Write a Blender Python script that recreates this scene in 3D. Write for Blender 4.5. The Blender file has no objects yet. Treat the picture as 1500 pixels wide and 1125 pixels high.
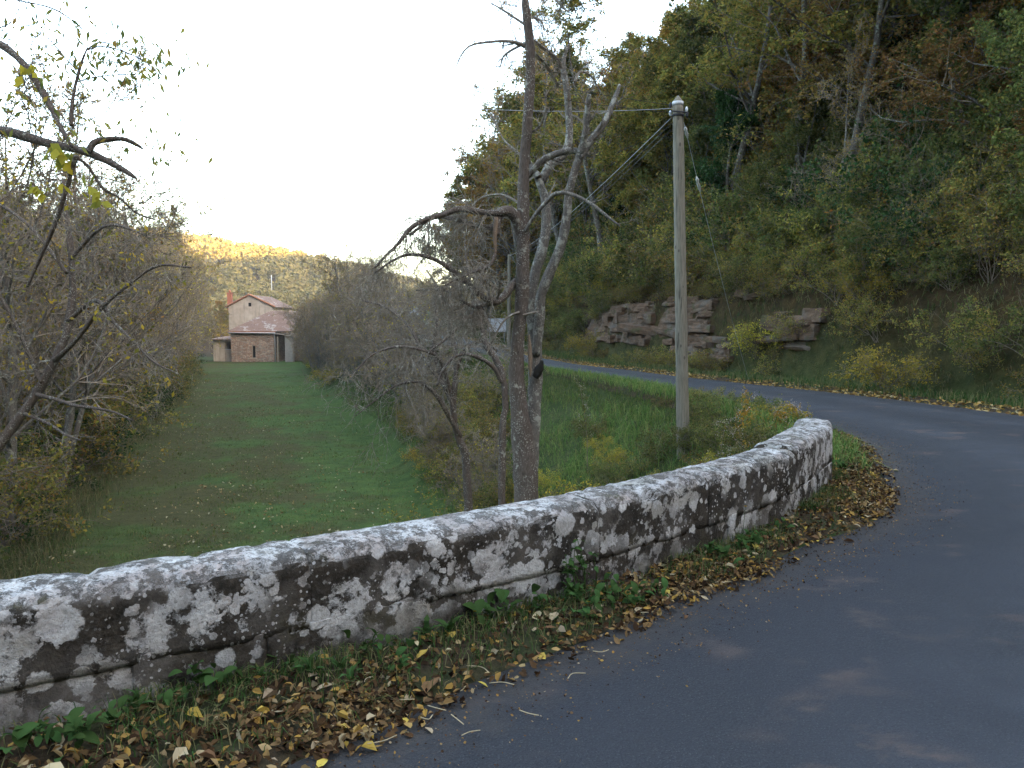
import bpy, math
import numpy as np
from mathutils import Vector, Matrix

# ------------------------------------------------------------------ camera, sky, sun, exposure
SC = bpy.context.scene
COL = SC.collection
PITCH = math.radians(4.41)
CAMZ = 1.62
F = 1200.0            # focal length in pixels of a 1500 px wide frame
cam_d = bpy.data.cameras.new('camera')
cam_d.sensor_width = 36.0
cam_d.lens = 36.0 * F / 1500.0
cam_d.clip_start = 0.05
cam_d.clip_end = 3000.0
cam = bpy.data.objects.new('camera', cam_d)
cam.location = (0, 0, CAMZ)
cam.rotation_euler = (math.radians(90) - PITCH, 0, 0)
COL.objects.link(cam)
SC.camera = cam

SUN_EL = math.radians(9.0)
SUN_AZ = math.radians(126.0)      # clockwise from +Y: behind the wooded slope on the right
world = bpy.data.worlds.new('World')
SC.world = world
world.use_nodes = True
wn = world.node_tree
sky = wn.nodes.new('ShaderNodeTexSky')
sky.sky_type = 'NISHITA'
sky.sun_disc = False
sky.sun_elevation = SUN_EL
sky.sun_rotation = SUN_AZ
sky.altitude = 300
sky.air_density = 0.92
sky.dust_density = 3.8
sky.ozone_density = 0.5
bg = wn.nodes['Background']
bg.inputs['Strength'].default_value = 0.15
wn.links.new(sky.outputs[0], bg.inputs['Color'])

sun_d = bpy.data.lights.new('sun', 'SUN')
sun_d.energy = 5.0
sun_d.angle = math.radians(0.5)
sun_d.color = (1.0, 0.66, 0.30)
sun = bpy.data.objects.new('sun', sun_d)
sdir = Vector((math.sin(SUN_AZ) * math.cos(SUN_EL), math.cos(SUN_AZ) * math.cos(SUN_EL), math.sin(SUN_EL)))
sun.rotation_euler = sdir.to_track_quat('Z', 'Y').to_euler()
sun.location = (60, -40, 90)
COL.objects.link(sun)

vs = SC.view_settings
vs.view_transform = 'Standard'
vs.look = 'None'
vs.gamma = 1.0
vs.exposure = 3.85
vs.use_curve_mapping = False
SC.cycles.use_denoising = True
SC.cycles.max_bounces = 6
SC.cycles.diffuse_bounces = 3
SC.cycles.transmission_bounces = 3
SC.cycles.glossy_bounces = 2

RNG = np.random.default_rng(7)

# ------------------------------------------------------------------ helpers
def ray(u, v):
    xc = (u - 750.0) / F
    yc = -(v - 562.5) / F
    return np.array([xc, math.cos(PITCH) + yc * math.sin(PITCH), -math.sin(PITCH) + yc * math.cos(PITCH)])

def at(u, v, d):
    """surveyed point: direction u,v at the forward distance d"""
    r = ray(u, v)
    return np.array([0, 0, CAMZ]) + r * (d / r[1])

def gp(u, v, z=0.0):
    """surveyed point on the level z"""
    r = ray(u, v)
    return np.array([0, 0, CAMZ]) + r * ((z - CAMZ) / r[2])

def hash3(ix, iy, iz, seed=0):
    h = (ix.astype(np.int64) * 374761393 + iy.astype(np.int64) * 668265263 + iz.astype(np.int64) * 2147483647 + seed * 974634777) & 0xFFFFFFFF
    h = ((h ^ (h >> 13)) * 1274126177) & 0xFFFFFFFF
    h = (h ^ (h >> 16)) & 0xFFFFFFFF
    return h.astype(np.float64) / 4294967295.0

def vnoise(p, seed=0):
    p = np.asarray(p, float)
    i = np.floor(p).astype(np.int64)
    f = p - i
    f = f * f * (3 - 2 * f)
    r = 0
    for dx in (0, 1):
        wx = f[..., 0] if dx else 1 - f[..., 0]
        for dy in (0, 1):
            wy = f[..., 1] if dy else 1 - f[..., 1]
            for dz in (0, 1):
                wz = f[..., 2] if dz else 1 - f[..., 2]
                r = r + wx * wy * wz * hash3(i[..., 0] + dx, i[..., 1] + dy, i[..., 2] + dz, seed)
    return r * 2 - 1

def fbm(p, octs=4, seed=0):
    p = np.asarray(p, float)
    a, s, r = 1.0, 0.0, 0.0
    for o in range(octs):
        r = r + a * vnoise(p, seed + o * 17)
        s += a
        a *= 0.5
        p = p * 2.03 + 11.7
    return r / s

def fbm2(x, y, scale, octs=4, seed=0):
    return fbm(np.stack([x * scale, y * scale, np.zeros_like(x) + 0.37], -1), octs, seed)

def sstep(a, b, x):
    t = np.clip((x - a) / (b - a), 0, 1)
    return t * t * (3 - 2 * t)

def catmull(pts, n):
    pts = np.asarray(pts, float)
    p = np.vstack([2 * pts[0] - pts[1], pts, 2 * pts[-1] - pts[-2]])
    out = []
    for i in range(1, len(p) - 2):
        t = np.linspace(0, 1, 12, endpoint=False)[:, None]
        a, b, c, d = p[i - 1], p[i], p[i + 1], p[i + 2]
        out.append(0.5 * (2 * b + (c - a) * t + (2 * a - 5 * b + 4 * c - d) * t ** 2 + (3 * b - a - 3 * c + d) * t ** 3))
    out.append(p[-2][None])
    q = np.vstack(out)
    return resample(q, n)

def resample(q, n):
    s = np.r_[0, np.cumsum(np.linalg.norm(np.diff(q, axis=0), axis=1))]
    u = np.linspace(0, s[-1], n)
    return np.stack([np.interp(u, s, q[:, k]) for k in range(q.shape[1])], 1)

def mesh_np(name, verts, faces, mat=None, smooth=False):
    """faces: list of int arrays (M,3) or (M,4)"""
    me = bpy.data.meshes.new(name)
    verts = np.ascontiguousarray(verts, dtype=np.float32)
    faces = [np.asarray(f, dtype=np.int32) for f in faces if len(f)]
    me.vertices.add(len(verts))
    me.vertices.foreach_set('co', verts.ravel())
    nl = sum(f.size for f in faces)
    npoly = sum(len(f) for f in faces)
    me.loops.add(nl)
    me.loops.foreach_set('vertex_index', np.concatenate([f.ravel() for f in faces]))
    me.polygons.add(npoly)
    tot = np.concatenate([np.full(len(f), f.shape[1], np.int32) for f in faces])
    st = np.r_[0, np.cumsum(tot)[:-1]].astype(np.int32)
    me.polygons.foreach_set('loop_start', st)
    try:
        me.polygons.foreach_set('loop_total', tot)
    except Exception:
        pass
    me.polygons.foreach_set('use_smooth', np.full(npoly, smooth))
    me.update(calc_edges=True)
    if mat:
        me.materials.append(mat)
    return me

class MB:
    """collects pieces of one mesh"""
    def __init__(s):
        s.v, s.q, s.t, s.n = [], [], [], 0
    def add(s, v, q=None, t=None):
        v = np.asarray(v, float)
        if q is not None and len(q): s.q.append(np.asarray(q) + s.n)
        if t is not None and len(t): s.t.append(np.asarray(t) + s.n)
        s.v.append(v); s.n += len(v)
        return s
    def box(s, c, size, rz=0.0, rx=0.0):
        c = np.asarray(c, float); h = np.asarray(size, float) / 2
        v = np.array([[x, y, z] for x in (-1, 1) for y in (-1, 1) for z in (-1, 1)]) * h
        if rx:
            cr, sr = math.cos(rx), math.sin(rx)
            v = v @ np.array([[1, 0, 0], [0, cr, sr], [0, -sr, cr]])
        cz, sz = math.cos(rz), math.sin(rz)
        v = v @ np.array([[cz, sz, 0], [-sz, cz, 0], [0, 0, 1]])
        return s.add(v + c, [[0, 1, 3, 2], [4, 6, 7, 5], [0, 4, 5, 1], [2, 3, 7, 6], [0, 2, 6, 4], [1, 5, 7, 3]])
    def build(s, name, mat=None, smooth=False):
        f = []
        if s.q: f.append(np.vstack(s.q))
        if s.t: f.append(np.vstack(s.t))
        return mesh_np(name, np.vstack(s.v), f, mat, smooth)

def tubes(pts, rad, k=3, cap=False):
    """pts (N,P,3), rad (N,P) -> verts, quads, tris"""
    N, P, _ = pts.shape
    tan = np.empty_like(pts)
    tan[:, 1:-1] = pts[:, 2:] - pts[:, :-2]
    tan[:, 0] = pts[:, 1] - pts[:, 0]
    tan[:, -1] = pts[:, -1] - pts[:, -2]
    tan /= np.linalg.norm(tan, axis=2, keepdims=True) + 1e-9
    mean = pts[:, -1] - pts[:, 0]
    mean /= np.linalg.norm(mean, axis=1, keepdims=True) + 1e-9
    ref = np.where(np.abs(mean[:, 2:3]) > 0.8, np.array([[1.0, 0.13, 0]]), np.array([[0.07, 0.1, 1.0]]))
    u = np.cross(tan, ref[:, None, :])
    u /= np.linalg.norm(u, axis=2, keepdims=True) + 1e-9
    w = np.cross(tan, u)
    a = np.arange(k) * 2 * math.pi / k
    ring = pts[:, :, None, :] + rad[:, :, None, None] * (np.cos(a)[None, None, :, None] * u[:, :, None, :] + np.sin(a)[None, None, :, None] * w[:, :, None, :])
    v = ring.reshape(-1, 3)
    idx = np.arange(N * P * k).reshape(N, P, k)
    a0 = idx[:, :-1, :]; a1 = np.roll(a0, -1, 2)
    b0 = idx[:, 1:, :]; b1 = np.roll(b0, -1, 2)
    q = np.stack([a0, a1, b1, b0], -1).reshape(-1, 4)
    t = np.zeros((0, 3), int)
    if cap:
        tt = []
        for e, flip in ((0, True), (P - 1, False)):
            r = idx[:, e, :]
            for j in range(1, k - 1):
                f = np.stack([r[:, 0], r[:, j], r[:, j + 1]], -1)
                tt.append(f[:, ::-1] if flip else f)
        t = np.vstack(tt)
    return v, q, t

def link(name, me, parent=None, loc=None, rot=None, scale=None, mat=None):
    o = bpy.data.objects.new(name, me)
    COL.objects.link(o)
    if parent is not None: o.parent = parent
    if loc is not None: o.location = loc
    if rot is not None: o.rotation_euler = rot
    if scale is not None: o.scale = scale if hasattr(scale, '__len__') else (scale,) * 3
    if mat is not None:
        o.material_slots[0].link = 'OBJECT'
        o.material_slots[0].material = mat
    return o

def tag(o, label=None, cat=None, group=None, kind=None):
    if label: o['label'] = label
    if cat: o['category'] = cat
    if group: o['group'] = group
    if kind: o['kind'] = kind
    return o

def thing(name, label, cat, loc=(0, 0, 0), rot=(0, 0, 0), scale=1.0, group=None):
    o = bpy.data.objects.new(name, None)
    COL.objects.link(o)
    o.empty_display_size = 0.2
    o.location = loc; o.rotation_euler = rot
    o.scale = (scale,) * 3 if not hasattr(scale, '__len__') else scale
    return tag(o, label, cat, group)

# ------------------------------------------------------------------ materials
class NT:
    def __init__(s, name):
        s.m = bpy.data.materials.new(name)
        s.m.use_nodes = True
        s.t = s.m.node_tree
        s.t.nodes.clear()
        s.out = s.t.nodes.new('ShaderNodeOutputMaterial')
    def n(s, typ, **kw):
        nd = s.t.nodes.new(typ)
        for k, v in kw.items():
            if k.startswith('i_'):
                key = k[2:]
                key = int(key) if key.isdigit() else key.replace('_', ' ')
                s.set(nd.inputs[key], v)
            else:
                setattr(nd, k, v)
        return nd
    def set(s, inp, v):
        if isinstance(v, bpy.types.NodeSocket): s.t.links.new(v, inp)
        elif isinstance(v, tuple) and len(v) == 3 and inp.type == 'RGBA': inp.default_value = (*v, 1)
        else: inp.default_value = v
    def pos(s, scale=(1, 1, 1)):
        g = s.n('ShaderNodeNewGeometry')
        mp = s.n('ShaderNodeMapping', i_Vector=g.outputs['Position'], i_Scale=scale)
        return mp.outputs[0]
    def noise(s, vec, scale, detail=4.0, rough=0.55, out=0, dist=0.0):
        nd = s.n('ShaderNodeTexNoise', i_Vector=vec, i_Scale=scale, i_Detail=detail, i_Roughness=rough, i_Distortion=dist)
        return nd.outputs[out]
    def voro(s, vec, scale, feature='F1', out=0, rnd=1.0):
        nd = s.n('ShaderNodeTexVoronoi', i_Vector=vec, i_Scale=scale, i_Randomness=rnd)
        nd.feature = feature
        return nd.outputs[out]
    def ramp(s, fac, stops, interp='LINEAR'):
        nd = s.n('ShaderNodeValToRGB', i_Fac=fac)
        cr = nd.color_ramp
        cr.interpolation = interp
        while len(cr.elements) < len(stops): cr.elements.new(0.5)
        for e, (p, c) in zip(cr.elements, stops):
            e.position = p
            e.color = (*c, 1) if hasattr(c, '__len__') else (c, c, c, 1)
        return nd.outputs[0]
    def math(s, op, a, b=None, c=None, clamp=False):
        nd = s.n('ShaderNodeMath', operation=op, use_clamp=clamp)
        s.set(nd.inputs[0], a)
        if b is not None: s.set(nd.inputs[1], b)
        if c is not None: s.set(nd.inputs[2], c)
        return nd.outputs[0]
    def mix(s, fac, a, b, blend='MIX'):
        nd = s.n('ShaderNodeMix', data_type='RGBA', blend_type=blend)
        s.set(nd.inputs[0], fac); s.set(nd.inputs[6], a); s.set(nd.inputs[7], b)
        return nd.outputs[2]
    def range(s, v, a, b, c=0.0, d=1.0):
        nd = s.n('ShaderNodeMapRange', i_0=v, i_1=a, i_2=b, i_3=c, i_4=d)
        return nd.outputs[0]
    def bump(s, h, strength=0.5, dist=0.02, normal=None):
        nd = s.n('ShaderNodeBump', i_Height=h, i_Strength=strength, i_Distance=dist)
        if normal is not None: s.set(nd.inputs['Normal'], normal)
        return nd.outputs[0]
    def bsdf(s, col, rough=0.9, normal=None, spec=0.3, metal=0.0):
        b = s.n('ShaderNodeBsdfPrincipled')
        s.set(b.inputs['Base Color'], col); s.set(b.inputs['Roughness'], rough)
        b.inputs['Specular IOR Level'].default_value = spec
        b.inputs['Metallic'].default_value = metal
        if normal is not None: s.set(b.inputs['Normal'], normal)
        s.t.links.new(b.outputs[0], s.out.inputs[0])
        return b

def leaf_mat(name, cols, trans=0.35, rough=0.6):
    """per-leaf colour spread plus a per-plant shift"""
    t = NT(name)
    g = t.n('ShaderNodeNewGeometry')
    n = len(cols)
    c = t.ramp(g.outputs['Random Per Island'], [(i / max(n - 1, 1), col) for i, col in enumerate(cols)])
    oi = t.n('ShaderNodeObjectInfo')
    v = t.range(oi.outputs['Random'], 0, 1, 0.75, 1.25)
    h = t.range(oi.outputs['Random'], 0, 1, 0.485, 0.515)
    hs = t.n('ShaderNodeHueSaturation', i_Hue=h, i_Saturation=1.0, i_Value=v, i_Color=c)
    d = t.n('ShaderNodeBsdfDiffuse', i_Color=hs.outputs[0])
    tr = t.n('ShaderNodeBsdfTranslucent', i_Color=hs.outputs[0])
    mx = t.n('ShaderNodeMixShader', i_0=trans)
    t.t.links.new(d.outputs[0], mx.inputs[1]); t.t.links.new(tr.outputs[0], mx.inputs[2])
    t.t.links.new(mx.outputs[0], t.out.inputs[0])
    return t.m

def bark_mat(name, a, b, lich=None, lich_amt=0.5, scale=1.0, streak=6.0, bumpd=0.02):
    t = NT(name)
    tc = t.n('ShaderNodeTexCoord')
    mp = t.n('ShaderNodeMapping', i_Vector=tc.outputs['Object'], i_Scale=(scale * streak, scale * streak, scale))
    n1 = t.noise(mp.outputs[0], 5.0, 5.0, 0.65)
    col = t.mix(t.range(n1, 0.3, 0.7), a, b)
    h = n1
    if lich is not None:
        w = t.noise(tc.outputs['Object'], 9.0, 5.0, 0.7)
        m = t.range(w, 0.62 - 0.2 * lich_amt, 0.68 - 0.2 * lich_amt)
        sp = t.voro(tc.outputs['Object'], 38.0)
        m2 = t.math('MULTIPLY', t.range(sp, 0.33, 0.25), t.range(t.noise(tc.outputs['Object'], 4.0, 2.0), 0.45, 0.6))
        m = t.math('MAXIMUM', m, m2)
        col = t.mix(m, col, lich)
        h = t.math('ADD', n1, t.math('MULTIPLY', m, 0.25))
    t.bsdf(col, 0.95, t.bump(h, 0.8, bumpd), 0.1)
    return t.m

def plain(name, col, rough=0.8, nscale=8.0, var=0.25, metal=0.0, spec=0.3, bump=0.0):
    t = NT(name)
    p = t.pos()
    n = t.noise(p, nscale, 5.0, 0.6)
    a = tuple(c * (1 - var) for c in col); b = tuple(min(1, c * (1 + var)) for c in col)
    t.bsdf(t.mix(n, a, b), rough, t.bump(n, bump, 0.01) if bump else None, spec, metal)
    return t.m

M = {}
def make_materials():
    # asphalt
    t = NT('asphalt')
    p = t.pos()
    sp = t.noise(p, 130.0, 3.0, 0.75)
    sp2 = t.voro(p, 85.0)
    big = t.noise(p, 0.9, 5.0, 0.6)
    c = t.mix(t.range(sp, 0.35, 0.65), (0.0085, 0.009, 0.0105), (0.034, 0.0355, 0.040))
    sz = t.n('ShaderNodeSeparateColor', i_0=t.voro(p, 85.0, 'F1', 1)).outputs[0]
    c = t.mix(t.math('MULTIPLY', t.math('MULTIPLY', t.range(sp2, 0.34, 0.16), t.range(sz, 0.25, 1.0)), 0.8), c, (0.088, 0.087, 0.085))
    c = t.mix(t.range(big, 0.35, 0.7, 0.0, 0.55), c, (0.034, 0.036, 0.042))
    tr_ = t.n('ShaderNodeAttribute', attribute_name='track').outputs['Fac']
    c = t.mix(t.math('MULTIPLY', tr_, t.range(t.noise(p, 1.7, 4.0), 0.35, 0.65, 0.15, 0.55)), c, (0.052, 0.055, 0.063))
    st = t.noise(t.pos((1, 1.6, 1)), 2.3, 6.0, 0.62)
    blob = t.noise(p, 1.1, 2.0)
    st = t.math('MULTIPLY', t.range(st, 0.52, 0.66), t.range(blob, 0.52, 0.66))
    c = t.mix(t.math('MULTIPLY', st, 0.7), c, (0.115, 0.078, 0.060))
    ea = t.n('ShaderNodeAttribute', attribute_name='edge')
    en = t.math('ADD', ea.outputs['Fac'], t.math('MULTIPLY', t.math('SUBTRACT', t.noise(p, 5.0, 5.0, 0.65), 0.5), 0.9))
    c = t.mix(t.range(en, 0.45, 0.95, 0.0, 0.75), c, (0.055, 0.045, 0.036))
    t.bsdf(c, t.range(big, 0.3, 0.7, 0.72, 0.92), t.bump(t.math('ADD', sp, t.math('MULTIPLY', sp2, -0.8)), 0.8, 0.010), 0.25)
    M['asphalt'] = t.m

    # ground: meadow grass, bank, leaf mould, by zone attributes
    t = NT('ground')
    p = t.pos()
    me_ = t.n('ShaderNodeAttribute', attribute_name='meadow').outputs['Fac']
    fo = t.n('ShaderNodeAttribute', attribute_name='forest').outputs['Fac']
    n1 = t.noise(p, 0.35, 5.0, 0.6); n2 = t.noise(p, 3.0, 5.0, 0.7); n3 = t.noise(p, 22.0, 3.0, 0.7)
    grass = t.mix(t.range(n2, 0.3, 0.7), (0.038, 0.066, 0.020), (0.072, 0.115, 0.032))
    brown = t.mix(t.range(n2, 0.35, 0.7), (0.062, 0.052, 0.022), (0.10, 0.085, 0.038))
    gx = t.n('ShaderNodeAttribute', attribute_name='dryness').outputs['Fac']
    bm = t.math('ADD', t.range(n1, 0.36, 0.62, -0.35, 0.8), gx)
    bm = t.math('MULTIPLY', t.range(t.math('ADD', bm, t.math('MULTIPLY', t.math('SUBTRACT', n3, 0.5), 0.8)), 0.2, 0.8), 0.85)
    mead = t.mix(bm, t.mix(t.range(t.noise(p, 1.1, 5.0, 0.7), 0.4, 0.62, 0, 0.6), grass, (0.105, 0.155, 0.040)), brown)
    bank = t.mix(t.range(n2, 0.4, 0.65), (0.035, 0.052, 0.016), (0.075, 0.085, 0.030))
    mould = t.mix(t.range(n2, 0.35, 0.65), (0.030, 0.022, 0.012), (0.075, 0.045, 0.020))
    c = t.mix(me_, bank, mead)
    c = t.mix(fo, c, mould)
    c = t.mix(t.range(n3, 0.3, 0.7, 0.0, 0.5), c, t.mix(0.5, c, (0.012, 0.014, 0.006)))
    t.bsdf(c, 1.0, t.bump(t.math('ADD', n3, n2), 1.0, 0.06), 0.05)
    M['ground'] = t.m

    t = NT('verge_soil')
    p = t.pos()
    n2 = t.noise(p, 14.0, 6.0, 0.7); n1 = t.noise(p, 2.0, 3.0)
    c = t.mix(t.range(n2, 0.35, 0.65), (0.022, 0.016, 0.010), (0.070, 0.050, 0.030))
    c = t.mix(t.range(n1, 0.45, 0.6, 0, 0.6), c, (0.030, 0.042, 0.016))
    t.bsdf(c, 1.0, t.bump(n2, 1.0, 0.03), 0.05)
    M['soil'] = t.m

    # lichen covered parapet stone
    t = NT('lichen_stone')
    g = t.n('ShaderNodeNewGeometry')
    p = g.outputs['Position']
    nz = t.n('ShaderNodeSeparateXYZ', i_0=g.outputs['True Normal']).outputs[2]
    zz = t.n('ShaderNodeSeparateXYZ', i_0=p).outputs[2]
    wob = t.n('ShaderNodeTexNoise', i_Vector=p, i_Scale=26.0, i_Detail=4.0, i_Roughness=0.6).outputs['Color']
    def warped(vec, amt, src):
        sub = t.n('ShaderNodeVectorMath', operation='SUBTRACT'); t.set(sub.inputs[0], src); sub.inputs[1].default_value = (0.5, 0.5, 0.5)
        sc = t.n('ShaderNodeVectorMath', operation='SCALE'); t.set(sc.inputs[0], sub.outputs[0]); sc.inputs[3].default_value = amt
        ad = t.n('ShaderNodeVectorMath', operation='ADD'); t.set(ad.inputs[0], vec); t.set(ad.inputs[1], sc.outputs[0])
        return ad.outputs[0]
    pw = warped(p, 0.055, wob)
    oi = t.n('ShaderNodeObjectInfo').outputs['Random']
    n_f = t.noise(p, 55.0, 5.0, 0.7); n_m = t.noise(p, 9.0, 5.0, 0.65); n_b = t.noise(p, 2.6, 4.0, 0.55)
    base = t.mix(t.range(n_m, 0.32, 0.68), (0.014, 0.012, 0.009), (0.056, 0.045, 0.033))
    base = t.mix(t.range(n_f, 0.48, 0.74, 0, 0.5), base, (0.12, 0.104, 0.088))
    base = t.mix(t.math('MULTIPLY', t.range(n_b, 0.50, 0.62), t.range(oi, 0, 1, 0.05, 0.6)), base, (0.18, 0.16, 0.14))
    # moss in the low and shady places
    moss = t.math('MULTIPLY', t.range(t.noise(p, 4.5, 5.0, 0.65), 0.56, 0.66), t.range(zz, 0.40, 0.02))
    base = t.mix(t.math('MULTIPLY', moss, 0.8), base, (0.040, 0.036, 0.012))
    def rosettes(scale, lo, hi, keep, vec):
        v = t.n('ShaderNodeTexVoronoi', i_Vector=vec, i_Scale=scale)
        rc = t.n('ShaderNodeSeparateColor', i_0=v.outputs['Color'])
        r = t.range(rc.outputs[0], 0, 1, lo, hi)
        k = t.math('GREATER_THAN', rc.outputs[1], 1 - keep)
        d = t.math('SUBTRACT', r, v.outputs['Distance'])
        m = t.math('MULTIPLY', t.range(d, 0.0, 0.05), k)
        rim = t.range(d, 0.16, 0.0, 0.0, 1.0)
        return m, rc.outputs[2], rim
    zone = t.range(t.noise(p, 1.9, 3.0, 0.5), 0.34, 0.48)
    ma, ra, rim = rosettes(6.2, 0.22, 0.58, 0.72, pw)
    mb, rb, _ = rosettes(16.0, 0.18, 0.52, 0.62, pw)
    mg, rg, _ = rosettes(4.2, 0.22, 0.52, 0.55, warped(p, 0.12, wob))
    mc, rc_, _ = rosettes(46.0, 0.14, 0.44, 0.55, warped(p, 0.02, wob))
    crust = t.range(t.noise(pw, 6.5, 7.0, 0.68), 0.535, 0.57)
    side = t.math('MAXIMUM', t.math('MULTIPLY', ma, zone), t.math('MULTIPLY', mb, t.range(t.noise(p, 3.1, 3.0), 0.40, 0.55)))
    side = t.math('MAXIMUM', side, t.math('MULTIPLY', crust, t.range(t.noise(p, 1.4, 2.0), 0.42, 0.52)))
    side = t.math('MAXIMUM', side, t.math('MULTIPLY', mc, t.range(t.noise(p, 4.1, 3.0), 0.48, 0.56)))
    side = t.math('MAXIMUM', side, t.math('MULTIPLY', mg, t.range(t.noise(pw, 14.0, 6.0, 0.7), 0.42, 0.50)))
    # fewer rosettes on the lowest course, where the splash keeps it dirty
    side = t.math('MULTIPLY', side, t.range(t.math('ADD', zz, t.math('MULTIPLY', t.math('SUBTRACT', n_m, 0.5), 0.5)), 0.04, 0.22, 0.25, 1.0))
    dark = t.range(t.noise(warped(p, 0.10, wob), 13.0, 7.0, 0.75), 0.485, 0.54)
    dark = t.math('MAXIMUM', dark, t.math('MULTIPLY', t.range(t.noise(p, 34.0, 4.0, 0.7), 0.54, 0.60), t.range(t.noise(p, 2.2, 3.0), 0.38, 0.55)))
    topm = t.math('SUBTRACT', 1.0, t.math('MULTIPLY', dark, 0.85))
    up = t.range(t.math('ADD', nz, t.math('MULTIPLY', t.math('SUBTRACT', n_m, 0.5), 0.5)), 0.35, 0.72)
    lm = t.mix(up, side, topm)
    lcol = t.mix(t.range(n_f, 0.32, 0.68), (0.33, 0.31, 0.28), (0.66, 0.635, 0.60))
    lcol = t.mix(t.math('MULTIPLY', t.range(t.noise(p, 4.2, 5.0, 0.65), 0.46, 0.56), t.range(up, 0, 1, 0.35, 0.85)), lcol, (0.34, 0.285, 0.25))
    lcol = t.mix(t.math('MULTIPLY', ra, 0.45), lcol, (0.27, 0.265, 0.255))
    lcol = t.mix(t.math('MULTIPLY', t.range(t.noise(p, 90.0, 4.0, 0.75), 0.56, 0.66), 0.65), lcol, (0.09, 0.082, 0.07))
    lcol = t.mix(t.math('MULTIPLY', t.range(t.noise(p, 3.3, 3.0), 0.55, 0.64), 0.55), lcol, (0.20, 0.18, 0.135))
    c = t.mix(lm, base, lcol)
    c = t.mix(t.math('MULTIPLY', t.math('MULTIPLY', up, t.range(t.noise(p, 3.7, 5.0, 0.7), 0.58, 0.66)), 0.6), c, (0.065, 0.062, 0.025))
    hgt = t.math('ADD', t.math('MULTIPLY', lm, 0.35), t.math('ADD', t.math('MULTIPLY', n_f, 0.8), n_m))
    t.bsdf(c, 0.95, t.bump(hgt, 0.9, 0.012), 0.15)
    M['stone'] = t.m

    # weathered pole timber
    t = NT('pole_wood')
    p = t.pos((1, 1, 0.06))
    n = t.noise(p, 70.0, 5.0, 0.65); n2 = t.noise(t.pos((1, 1, 0.25)), 6.0, 4.0)
    c = t.mix(t.range(n, 0.3, 0.7), (0.105, 0.092, 0.068), (0.235, 0.212, 0.165))
    c = t.mix(t.range(n2, 0.5, 0.7, 0, 0.4), c, (0.16, 0.165, 0.12))
    ck = t.range(t.noise(t.pos((1, 1, 0.035)), 38.0, 2.0), 0.64, 0.67)
    c = t.mix(t.math('MULTIPLY', ck, 0.8), c, (0.035, 0.030, 0.024))
    kn = t.voro(t.pos((1, 1, 0.55)), 6.5)
    c = t.mix(t.math('MULTIPLY', t.range(kn, 0.14, 0.09), 0.7), c, (0.05, 0.042, 0.034))
    t.bsdf(c, 0.9, t.bump(t.math('SUBTRACT', n, ck), 0.5, 0.006), 0.15)
    M['pole'] = t.m
    M['pole_cap'] = plain('pole_cap_paint', (0.50, 0.50, 0.49), 0.7, 30)
    M['insul'] = plain('glazed_ceramic', (0.62, 0.63, 0.62), 0.35, 5, 0.1)
    M['metal'] = plain('galvanised_steel', (0.30, 0.31, 0.32), 0.55, 20, 0.2, 0.6)
    M['dark_metal'] = plain('dark_iron', (0.035, 0.035, 0.038), 0.6, 20, 0.2, 0.3)
    M['wire_black'] = plain('black_cable', (0.02, 0.021, 0.023), 0.6, 5, 0.1)
    M['wire_grey'] = plain('grey_cable', (0.33, 0.345, 0.34), 0.6, 5, 0.1)

    M['bark_dead'] = bark_mat('dead_bark', (0.050, 0.038, 0.030), (0.165, 0.132, 0.108), (0.32, 0.305, 0.25), 0.12, 3.0)
    M['bark_lichen'] = bark_mat('lichen_bark', (0.070, 0.060, 0.050), (0.205, 0.182, 0.155), (0.31, 0.30, 0.25), 0.42, 3.0)
    M['bare_wood'] = bark_mat('broken_wood', (0.15, 0.10, 0.066), (0.30, 0.22, 0.155), None, 0, 6.0)
    M['bark_hole'] = plain('rotten_wood', (0.02, 0.017, 0.014), 1.0, 20)
    M['twig'] = bark_mat('twig_bark', (0.11, 0.088, 0.068), (0.27, 0.23, 0.18), (0.33, 0.315, 0.25), 0.3, 2.0, 3.0)
    M['twig_grey'] = bark_mat('grey_twig', (0.135, 0.106, 0.078), (0.29, 0.238, 0.178), None, 0, 1.0, 3.0)
    M['twig_brown'] = bark_mat('brown_twig', (0.10, 0.078, 0.058), (0.23, 0.185, 0.135), None, 0, 1.0, 3.0)
    M['trunk'] = bark_mat('forest_bark', (0.045, 0.037, 0.03), (0.14, 0.12, 0.10), (0.22, 0.235, 0.18), 0.35, 2.0)
    M['trunk_pale'] = bark_mat('pale_bark', (0.070, 0.062, 0.052), (0.18, 0.162, 0.14), (0.25, 0.25, 0.20), 0.4, 2.0)

    M['leaf_olive'] = leaf_mat('leaf_olive', [(0.065, 0.076, 0.021), (0.124, 0.130, 0.034), (0.197, 0.185, 0.047), (0.291, 0.218, 0.046), (0.233, 0.123, 0.039)])
    M['leaf_gold'] = leaf_mat('leaf_gold', [(0.117, 0.111, 0.027), (0.234, 0.177, 0.035), (0.343, 0.216, 0.037), (0.385, 0.197, 0.035), (0.193, 0.105, 0.031)])
    M['leaf_russet'] = leaf_mat('leaf_russet', [(0.094, 0.069, 0.027), (0.188, 0.106, 0.037), (0.263, 0.144, 0.044), (0.213, 0.150, 0.040), (0.100, 0.106, 0.031)])
    M['leaf_green'] = leaf_mat('leaf_green', [(0.046, 0.065, 0.022), (0.083, 0.103, 0.030), (0.121, 0.132, 0.038), (0.198, 0.162, 0.045)])
    M['leaf_dark'] = leaf_mat('leaf_dark', [(0.018, 0.039, 0.014), (0.032, 0.063, 0.021), (0.052, 0.081, 0.025)], 0.2)
    M['leaf_yellow'] = leaf_mat('leaf_yellow', [(0.180, 0.180, 0.036), (0.324, 0.276, 0.042), (0.480, 0.348, 0.042), (0.168, 0.192, 0.048)])
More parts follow.
